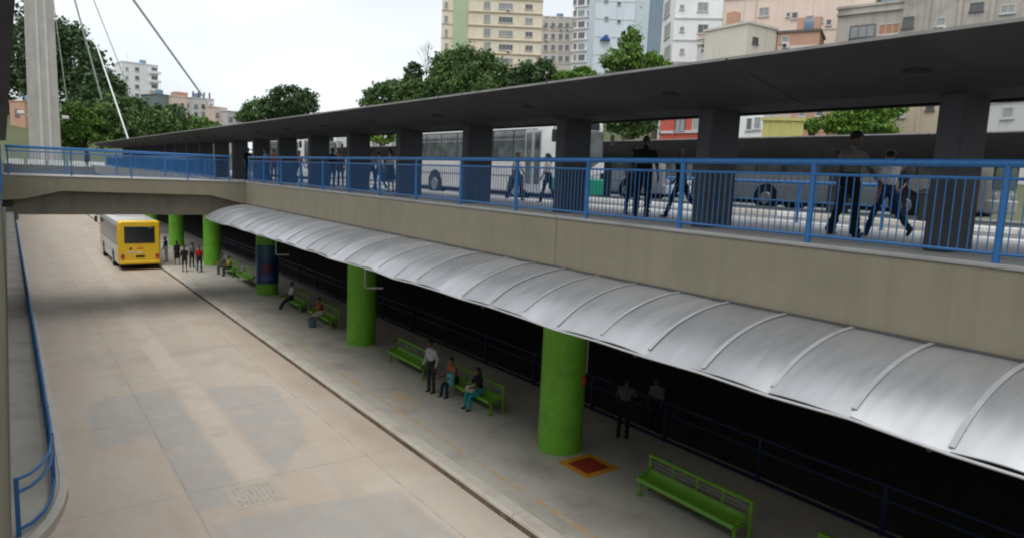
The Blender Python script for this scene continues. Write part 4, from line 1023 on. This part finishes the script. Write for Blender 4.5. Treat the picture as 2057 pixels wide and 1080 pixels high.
tree('huge dark evergreen tree rising behind the concrete mast', [(70,115,62,85),(45,190,45,65),(140,120,55,72),(120,190,60,60)], 190, L_dark, 15000, .62, 1, clumps=70)
tree('dark sloping tree between the mast and the white apartment block', [(185,165,50,62),(222,185,30,38),(190,215,45,40)], 185, L_dark, 10000, .55, 2)
tree('bright green bushy tree at the foot of the mast', [(165,245,45,42),(150,272,40,25),(200,255,40,40)], 125, L_bright, 9000, .33, 3)
tree('mid green bushy tree in front of the white apartment block', [(255,238,50,42),(290,255,45,40)], 128, L_mid, 8500, .35, 4)
tree('rounded green tree below the pink houses', [(335,245,42,38),(310,262,40,30)], 132, L_mid, 6500, .35, 5)
tree('low green tree ending the row below the pink houses', [(392,258,32,24),(425,262,26,18)], 140, L_bright, 4000, .35, 6)
tree('dark rounded tree standing alone against the sky', [(585,205,42,34),(612,208,30,26),(560,220,40,26)], 185, L_dark, 7500, .42, 7)
tree('lower tree beside the dark rounded tree', [(525,225,42,24),(500,235,25,16)], 190, L_mid, 4000, .42, 8)
tree('sloping shrubby tree at the tip of the wooded hill', [(765,195,32,26),(790,185,26,22),(745,208,22,14)], 140, L_mid, 6000, .32, 9)
tree('small round topped dark tree on the wooded hill', [(831,148,19,22),(826,165,16,16)], 140, L_dark, 3200, .28, 10)
tree('broad green tree on the slope below the round topped tree', [(830,190,45,28),(870,185,36,30)], 136, L_mid, 7000, .32, 11)
tree('very large green tree in front of the cream tower', [(940,140,62,46),(900,150,42,38),(985,160,45,40),(940,175,70,32)], 134, L_mid, 15000, .36, 12, clumps=80)
tree('dark dense tree beside the big tree under the grey block', [(1060,155,36,30),(1095,148,30,28),(1040,170,36,24)], 132, L_dark, 8000, .32, 13)
tree('yellow green shrubby tree at the roof edge under the white tower', [(1165,150,40,14),(1135,158,25,14)], 125, L_lime, 3500, .28, 14)
tree('lime green pointed tree in front of the pale blue tower', [(1265,88,14,34),(1268,110,26,22),(1240,125,34,26),(1290,132,34,20)], 100, L_bright, 7500, .24, 15)
tree('green shrub next to the pointed lime tree', [(1312,122,20,17),(1335,135,18,10)], 96, L_lime, 2600, .22, 16)
tree('green tree behind the bus and the tall man in black', [(1275,240,48,34),(1235,235,30,30),(1310,225,26,24)], 60, L_mid, 7000, .16, 17)
tree('bright green creeper covered tree between yellow wall and beige house', [(1735,225,62,30),(1790,215,36,24),(1680,245,36,18),(1735,258,72,18)], 62, L_lime, 12000, .15, 18)
tree('small green shrub beside the yellow wall', [(1635,252,24,16)], 60, L_bright, 1800, .13, 19)
tree('green tree seen under the roof between dark columns', [(768,272,30,18)], 78, L_lime, 2200, .17, 20)
# leafless tree
lt = at(858,112,142); bt = empty('bare_tree', (lt.x, lt.y, hill(lt.x,lt.y)), 'leafless thin branched tree beside the large green tree', 'tree', 'trees behind the station')
rg = random.Random(5); tb = MB(); hh = lt.z-bt.location.z
tb.path([(0,0,-.4),(.1,0,hh*.5),(0,.1,hh*.85)], [.16,.12,.08], 7); tb.build('trunk', M_bark, bt)
for i in range(9):
    lb = MB(); a = rg.uniform(0,6.28); r_ = rg.uniform(.8,2.4); zt = hh+rg.uniform(0,2.2)
    p0 = Vector((0,.05,hh*.8)); p1 = Vector((math.cos(a)*r_*.5, math.sin(a)*r_*.5, (hh*.8+zt)/2+.2)); p2 = Vector((math.cos(a)*r_, math.sin(a)*r_, zt))
    lb.path([p0,p1,p2], [.06,.045,.02], 5)
    for j in range(4): lb.path([p1+(p2-p1)*rg.random(), p2+Vector((rg.uniform(-.9,.9),rg.uniform(-.9,.9),rg.uniform(-.2,.9)))], [.03,.012], 4)
    lb.build('limb', mat('grey_bark', (.2,.18,.17), .9, scale=5), bt)

# ------------------------------------------------------------------ buildings
WC = {}
M_wb1 = mat('pane_dark', (.1,.11,.12), .15, 0, c2=(.06,.065,.07), scale=.4, spec=.7)  # window panes lightened to stand in for distance haze
M_wb2 = mat('pane_hazed', (.3,.32,.32), .2, 0, c2=(.16,.175,.18), scale=.5, spec=.7)
def window_mesh(wd, ht, fm, gm_):
    k = (round(wd,2), round(ht,2), fm.name, gm_.name)
    if k not in WC:
        f = MB(); b = min(.09, wd*.12)
        f.box(-wd/2,wd/2,-.07,0,0,b); f.box(-wd/2,wd/2,-.07,0,ht-b,ht); f.box(-wd/2,-wd/2+b,-.07,0,b,ht-b); f.box(wd/2-b,wd/2,-.07,0,b,ht-b)
        if wd > 1.0:
            nb = max(1, int(wd/.9)-0)
            for i in range(1, nb+1): xx = -wd/2+wd*i/(nb+1); f.box(xx-.03,xx+.03,-.06,0,b,ht-b)
        f.box(-wd/2-.08,wd/2+.08,-.16,0,-.1,-.002)
        g = MB().box(-wd/2+b,wd/2-b,-.03,-.004,b,ht-b)
        WC[k] = (f.mesh('window', fm), g.mesh('pane', gm_))
    return WC[k]
AC = (MB().bbox(-.38,.38,-.36,-.002,0,.5,.03).mesh('air_conditioner', mat('ac_white', (.6,.6,.58), .5, scale=2)), MB().box(-.3,.1,-.37,-.361,.06,.44).mesh('grille', M_black))
TANK = (MB().lathe([(.9,0),(1.0,.1),(1.05,1.1),(.95,1.3),(.3,1.42)], n=14).mesh('water_tank', mat('tank_blue', (.14,.25,.38), .6, scale=2), True), MB().path([(0,0,0),(0,0,3.2)], .03, 5).mesh('aerial', M_steel))
class Facade:
    def __init__(s, name, label, pl, pr, depth, ztop, wallm, cat='building', group='buildings behind the station', zbase=None, roofm=None):
        a, b = Vector(pl), Vector(pr); d = b-a; s.w = math.hypot(d.x, d.y); s.rot = math.atan2(d.y, d.x)
        s.zb = (min(hill(a.x,a.y), hill(b.x,b.y))-1.5) if zbase is None else zbase
        s.h = ztop-s.zb; s.o = Vector((a.x, a.y, s.zb)); s.depth = depth
        s.e = empty(name, s.o, label, cat, group, s.rot)
        if depth > 4 and s.h < 40 and random.random() < .8:
            link('water_tank', TANK[0], s.e, (s.w*random.uniform(.25,.75), 2.5, s.h+.25)); link('aerial', TANK[1], s.e, (s.w*random.uniform(.1,.9), 1.2, s.h+.25))
        s.wall = MB().box(0,s.w,0,depth,0,s.h).build('wall', wallm, s.e)
        MB().box(-.15,s.w+.15,-.15,depth+.15,s.h+.002,s.h+.25).build('roof', roofm or wallm, s.e)
        s.inv = Matrix.Rotation(-s.rot, 3, 'Z'); s.wl = []
    def uv(s, x, y):      # pixel -> local (u, z) on the facade plane
        r = RW @ _cray(x, y); n = Matrix.Rotation(s.rot, 3, 'Z') @ Vector((0,1,0))
        p = EYE + r*((s.o-EYE).dot(n)/r.dot(n)); q = s.inv @ (p-s.o); return q.x, q.z
    def win(s, x0, y0, x1, y1, fm, gm_, off=0):
        u0, zt = s.uv(x0, y0); u1, zb = s.uv(x1, y1)
        s.winl((u0+u1)/2, zb, max(.3,u1-u0), max(.3,zt-zb), fm, gm_, off)
    def winl(s, u, z, wd, ht, fm, gm_, off=0):
        f, g = window_mesh(round(wd,1), round(ht,1), fm, gm_)
        o = link('window', f, s.e, (u, -.002-off, z)); link('pane', g, o); s.wl.append((u, z))
        if random.random() < .13 and ht < 3:
            q = link('air_conditioner', AC[0], s.e, (u+wd*.2, 0, z-.62)); link('grille', AC[1], q)
    def band(s, z, ht=.18, out=.12, m=None, nm='ledge', u0=None, u1=None):
        MB().box(-.05 if u0 is None else u0, (s.w+.05) if u1 is None else u1, -out, -.001, z, z+ht).build(nm, m, s.e)
    def side(s, u0, u1, z0, z1, out, m, nm): MB().box(u0,u1,-out,-.001,z0,z1).build(nm, m, s.e)
def W(n, c, **k): return mat(n, c, .85, c2=tuple(x*.86 for x in c), scale=.25, streak=.3, bump=.2, bscale=3, **k)  # wall colours lightened in place of haze over the distant buildings
m_cream, m_green = W('wall_cream', (.76,.68,.54)), W('wall_green', (.42,.52,.33))
m_ledge = W('ledge_tan', (.55,.46,.35)); m_wt = W('wall_white', (.8,.82,.84)); m_blue = W('wall_pale_blue', (.66,.75,.83)); m_dblue = W('wall_shaded_blue', (.26,.34,.42))
m_grey = W('wall_grey_pink', (.58,.53,.5)); m_pink = W('wall_pink', (.74,.6,.52)); m_roughc = mat('wall_weathered', (.46,.43,.39), .95, c2=(.33,.31,.285), scale=.35, streak=.7, bump=.5, bscale=2, dirt=(.16,.155,.15), dscale=.3, damt=.6)
m_plast = W('wall_plaster', (.6,.56,.49)); m_brick = mat('wall_brick', (.5,.3,.21), .9, c2=(.42,.25,.18), scale=.8, bump=.4, bscale=5); m_red = W('wall_red', (.5,.1,.075)); m_yell = W('wall_yellow', (.5,.46,.16))
m_beige = W('wall_beige', (.5,.43,.33)); m_lgrey = W('wall_light_grey', (.55,.55,.56)); m_teal = W('wall_teal_grey', (.2,.26,.26)); m_win = mat('frame_pale', (.5,.5,.48), .6, scale=2); m_wd = mat('frame_dark', (.1,.1,.1), .6, scale=2); m_tile = mat('roof_tile', (.3,.13,.08), .9, c2=(.2,.1,.07), scale=1.2, bump=.4)

# cream tower with the green stripe
f = Facade('apartment_tower', 'tall cream apartment tower with a pale green vertical stripe', at(885,120,155), at(1086,120,155), 16, at(900,-160,156).z, m_cream)
u0, _ = f.uv(910,60); u1, _ = f.uv(937,60); f.side(u0, u1, 0, f.h, .5, m_green, 'green_stripe')
u2, _ = f.uv(940,60)
for i in range(-5, 6):
    py = 40+i*27.5
    _, z = f.uv(1010, py+14.5)
    if z > f.h-1 or z < 1: continue
    f.band(z, .22, .25, m_ledge, 'ledge', u2, f.w+.05); f.band(z, .15, .12, m_ledge, 'ledge', -.05, u0-.1)
    f.win(1002, py-9+3, 1030, py+7, m_win, M_wb2 if i % 2 else M_wb1)
    f.win(1055, py-9+5, 1070, py+8, m_win, M_wb1 if i % 3 else M_wb2)
    f.win(972, py-10, 985, py+6, m_win, M_wb2)
    f.win(893, py-8, 900, py+6, m_win, M_wb2)
# grey pink block
f = Facade('apartment_block', 'grey pink apartment block between the cream and the pale blue towers', at(1086,120,200), at(1150,120,200), 14, at(1117,38,200).z, m_grey)
for py in (52,74,96,118):
    for x in (1096,1111,1126,1139): f.win(x-4, py-6, x+4, py+6, m_win, M_wb1)
    _, z = f.uv(1117, py+11); f.band(z, .15, .1, m_ledge)
for x in (1092,1106,1120,1134,1147): 
    u,_ = f.uv(x,45); f.side(u-.3,u+.3,f.h-2.6,f.h,.3,m_grey,'pilaster')
# pale blue tower: balcony wing, white face, shaded side painted slate
f = Facade('balcony_wing', 'white wing of the pale blue tower with rows of dark balcony windows', at(1148,120,200), at(1192,120,196), 14, at(1160,-120,198).z, m_wt)
for i in range(-5,6):
    py = 50+i*22.3
    for x, hw in ((1155,3),(1168,6),(1183,3)): f.win(x-hw, py-6, x+hw, py+5, m_win, M_wb1 if (i+x) % 3 else M_wb2)
    _, z = f.uv(1168, py+9); f.band(z, .25, .45, m_wt, 'balcony_slab')
f = Facade('residential_tower', 'pale blue residential tower with a shaded side painted slate blue', at(1191,120,180), at(1270,120,180), 20, at(1230,-160,180).z, m_blue)
for i in range(-2,4):
    py = 38+i*36
    f.win(1214, py-4, 1222, py+5, m_win, M_wb1); f.win(1240, py+2, 1247, py+10, m_win, M_wb1)
    _, z = f.uv(1230, py+2); f.band(z, .15, .08, m_lgrey)
aw = f.uv(1205,82); MB().prism([(0,0),(2.6,0),(2.6,.1),(1.3,1.3),(0,.1)], -1.2, -.02).build('awning', mat('awning_blue', (.03,.08,.35), .7, scale=2), f.e).location = (aw[0], 0, aw[1])
f2 = Facade('tower_shaded_side', 'blank side with its shade painted slate blue, part of the pale blue residential tower', at(1270.5,120,180.6), at(1326,120,192), 1.0, at(1300,-160,182).z, m_dblue)  # side face of the same tower, its shade put into the wall colour
u,_ = f2.uv(1302,50); MB().box(0,u,-.05,-.001,0,f2.h).build('pale_panel', m_blue, f2.e)
for i in range(-2,3): f2.win(1285, 50+i*40-6, 1290, 50+i*40+6, m_win, M_wb1)
# white tower: one building, its two faces set as separate blocks
f = Facade('white_tower_face', 'narrow face of the white apartment tower with ledges standing left of the pink building', at(1326,110,108), at(1350,110,101), 9, at(1340,-120,105).z, m_wt)
for i in range(-2,3): f.win(1336, 18+i*44-9, 1346, 18+i*44+11, m_win, M_wb2)
f = Facade('white_tower_face', 'front face of the white tower with square windows and thin horizontal ledges', at(1350.5,110,101), at(1455,110,100), 11, at(1400,-120,100).z, m_wt)
for i in range(-2,3):
    py = 14+i*44
    f.win(1402, py-9, 1422, py+10, m_win, M_wb1 if i else M_wb2); _, z = f.uv(1400, py+25); f.band(z, .18, .12, m_lgrey)
    f.win(1366, py-4, 1374, py+6, m_win, M_wb2)
u,_ = f.uv(1452,10); f.side(f.w-.6, f.w, 0, f.h, .1, m_green, 'green_edge')
# pink building
f = Facade('pink_building', 'salmon pink rendered building with scattered small windows', at(1452,60,88), at(1752,60,80), 12, at(1600,-8,84).z, m_pink)
for x0,y0,x1,y1,g in ((1526,16,1544,33,M_wb2),(1580,26,1587,34,M_wb1),(1591,25,1602,38,M_wb1),(1618,33,1634,50,M_wb2),(1647,36,1654,46,M_wb2),(1660,39,1670,51,M_wb1)): f.win(x0,y0,x1,y1,m_win,g)
_, z = f.uv(1600,64); f.band(z,.12,.06,m_ledge)
u,_ = f.uv(1518,20); f.side(u,u+.15,0,f.h,.1,m_ledge,'pipe_chase')
MB().box(f.w*.55,f.w+2,1,9,f.h+.3,f.h+1.2).build('roof_parapet', m_lgrey, f.e)
# weathered concrete buildings
f = Facade('weathered_building', 'lower weathered concrete building with stained walls and a strip window', at(1680,60,74), at(1812,60,70), 10, at(1745,14,72).z, m_roughc)
f.win(1708,54,1758,74,m_wd,M_wb2); f.win(1766,50,1806,68,m_win,mat('shutter_brick', (.4,.2,.12), .8, scale=3)); f.band(f.h-.7,.2,.25,m_roughc,'eave')
f = Facade('weathered_tower', 'taller weathered concrete building streaked with black stains', at(1812.5,40,69.5), at(2110,40,62), 10, at(1930,-30,66).z, m_roughc)
f.win(1815,36,1834,56,m_wd,M_wb1); f.win(1880,38,1900,52,m_win,M_wb2); f.win(2010,12,2040,26,m_win,M_wb2); f.win(1950,8,1975,22,m_wd,M_wb1)
for x in (1862,1925,1990): u,_ = f.uv(x,20); f.side(u,u+.35,0,f.h,.2,m_roughc,'pilaster')
# small houses under construction in front
f = Facade('plaster_house', 'rough plaster house with orange brick courses on its unfinished roof', at(1402,80,80), at(1500,80,74), 6, at(1450,72,77).z, m_plast)
f.side(0.1, f.w*.85, 0, f.h-1.0, .06, m_lgrey, 'pale_render')
f.win(1455,78,1470,96,m_win,M_wb2); f.win(1412,84,1424,100,m_wd,M_wb1); f.band(f.h-.6,.15,.2,m_plast,'eave')
bk1 = MB().box(.3,.55,.2,5.5,0,.85).mesh('brick_course', m_brick)
for u in (.0,1.2,2.4,3.6,4.6): o = link('brick_course', MB().box(u,u+1.1,.1,.4,f.h+.26,f.h+.5+.12*(u%2)+u*.12).mesh('brick_course', m_brick), f.e)
MB().box(3.6,4.7,.5,1.6,f.h+.26,f.h+2.5).build('brick_pier', m_brick, f.e)
f = Facade('plain_house', 'bare cement house with a stained blank wall beside the plaster house', at(1500.5,80,73.5), at(1560,80,76), 6, at(1530,56,75).z, m_plast)
f.win(1512,74,1522,90,m_wd,M_wb1)
f = Facade('brick_house', 'little brick house with a dark sheet roof below the pink building', at(1560.5,90,76), at(1645,90,74), 5, at(1600,66,75).z, m_brick, roofm=m_wd)
f.side(.2,f.w-.2,0,f.h-1.4,.08,m_plast,'plaster_band'); f.win(1570,74,1584,86,m_win,M_wb2)
for x in (1606,1640): u,_ = f.uv(x,60); MB().box(u-.35,u+.35,.3,1,f.h+.26,f.h+1.6).build('brick_pier', m_brick, f.e)
# street houses seen under the roof
f = Facade('red_house', 'bright red painted house front with two windows behind the island roof', at(1326,250,70), at(1424,250,66), 6, at(1375,222,68).z, m_red, roofm=m_lgrey)
f.win(1357,238,1376,264,m_wd,M_wb2); f.win(1392,236,1408,262,m_win,M_wb2); u,_ = f.uv(1352,250); f.side(u,u+.2,0,f.h,.12,m_red,'pilaster'); _,z=f.uv(1375,268); f.band(z,.25,.15,m_lgrey)
f = Facade('white_house', 'small white house with a dark window beside the yellow wall', at(1486,250,64), at(1532,250,63), 6, at(1510,205,63).z, m_wt)
f.win(1500,238,1510,262,m_win,M_wb1); f.win(1516,236,1527,260,m_win,M_wb2)
f = Facade('brown_house', 'brown red house front partly behind the small shrub', at(1590,220,72), at(1668,220,70), 6, at(1630,205,71).z, m_brick, roofm=m_tile)
f.win(1605,215,1618,235,m_win,M_wb2); f.win(1640,214,1654,234,m_win,M_wb1)
f = Facade('yellow_wall', 'long pale yellow garden wall behind the island roof', at(1532,255,60), at(1614,255,59), .3, at(1570,243,59.5).z, m_yell, cat='wall')
for i in (1,2,3): f.side(f.w*i/4-.1,f.w*i/4+.1,0,f.h,.06,m_yell,'pier')
f = Facade('beige_house', 'beige rendered house with a boxed window right of the creeper', at(1775,230,66), at(1900,230,62), 6, at(1830,178,64).z, m_beige, roofm=m_tile)
f.win(1862,205,1876,222,m_wd,M_wb1); f.win(1800,215,1818,236,m_win,M_wb2); u,_ = f.uv(1845,220); f.side(u,u+.25,0,f.h,.15,m_beige,'pilaster')
f = Facade('grey_house', 'light grey tiled building visible beside the last dark column', at(1985,220,56), at(2110,220,52), 6, at(2040,170,54).z, m_lgrey)
f.win(2015,215,2035,238,m_win,M_wb2); _,z=f.uv(2040,205); f.band(z,.2,.12,m_wt)
f = Facade('white_depot', 'low white building behind the far lane seen between columns', at(560,285,120), at(860,300,84), 8, at(700,262,100).z, m_lgrey)
for i in range(9): f.winl(f.w*(i+.5)/9, f.h-3.2, 1.6, 1.6, m_win, M_wb2)
# far left
f = Facade('white_apartment_block', 'white apartment block with balconies standing behind the left trees', at(246,165,226), at(318,165,233), 12, at(280,133,234).z, m_wt)
for i in range(5):
    py = 139+i*17.5
    f.win(271,py-4,280,py+5,m_win,M_wb1); f.win(304,py-4,316,py+5,m_win,M_wb1); f.win(252,py-4,258,py+4,m_win,M_wb2)
    _,z = f.uv(290,py+8); u,_=f.uv(300,py); MB().box(u,f.w+.6,-1.3,-.001,z,z+.8).build('balcony', m_wt, f.e)
specs = [('teal grey house with a flat roof beside the white apartment block',318,346,193,215,m_teal,m_win),('salmon pink house in the row on the far slope',346,386,197,212,m_pink,m_wd),('off white house with roof posts on the far slope',386,430,200,214,m_lgrey,m_wd),
         ('narrow pink terrace house lower down the far slope',430,456,218,232,m_pink,m_wd),('pale terrace house at the end of the far row',456,484,226,240,m_lgrey,m_wd)]
for lab,x0,x1,yt,yw,wm,fm in specs:
    f = Facade('hillside_house', lab, at(x0,220,200), at(x1,220,203.5), 9, at((x0+x1)/2,yt,203).z, wm)
    n = max(2,(x1-x0)//12)
    for r_ in range(3):
        for i in range(n): f.win(x0+(x1-x0)*(i+.3)/n, yw+r_*16-4, x0+(x1-x0)*(i+.75)/n, yw+r_*16+4, fm, M_wb1 if (i+r_)%2 else M_wb2)
    if x0 == 386:
        for i in range(4): MB().box(f.w*i/4+.2,f.w*i/4+.6,.2,.6,f.h+.26,f.h+1.9).build('roof_post', m_wd, f.e)
    if x0 == 346: MB().box(1,4.5,.5,5,f.h+.26,f.h+1.5).build('roof_room', m_brick, f.e); MB().box(1.2,3.4,-.08,-.001,f.h-5,f.h-3).build('blue_tarpaulin', mat('tarp', (.04,.2,.36), .6, scale=2), f.e)
f = Facade('brown_house', 'tan house glimpsed between the side roof and the concrete mast', at(22,270,170), at(52,270,168), 8, at(38,205,169).z, m_brick)
f.win(30,220,40,235,m_wd,M_wb1)
# white barriers on the road beyond the bridge
for i in range(9):
    x = 1.0+i*2.3; e = empty('traffic_barrier', (x, 111.5, hill(x,111.5)), 'white concrete traffic barrier on the road beyond the bridge', 'barrier', 'white barriers beyond the bridge')
    MB().prism([(-.95,0),(.95,0),(.95,.1),(.9,.7),(-.9,.7),(-.95,.1)], -.25, .25).build('block', M_white, e); MB().box(-.7,-.4,-.26,.26,.002,.08).build('skid_slot', M_black, e)
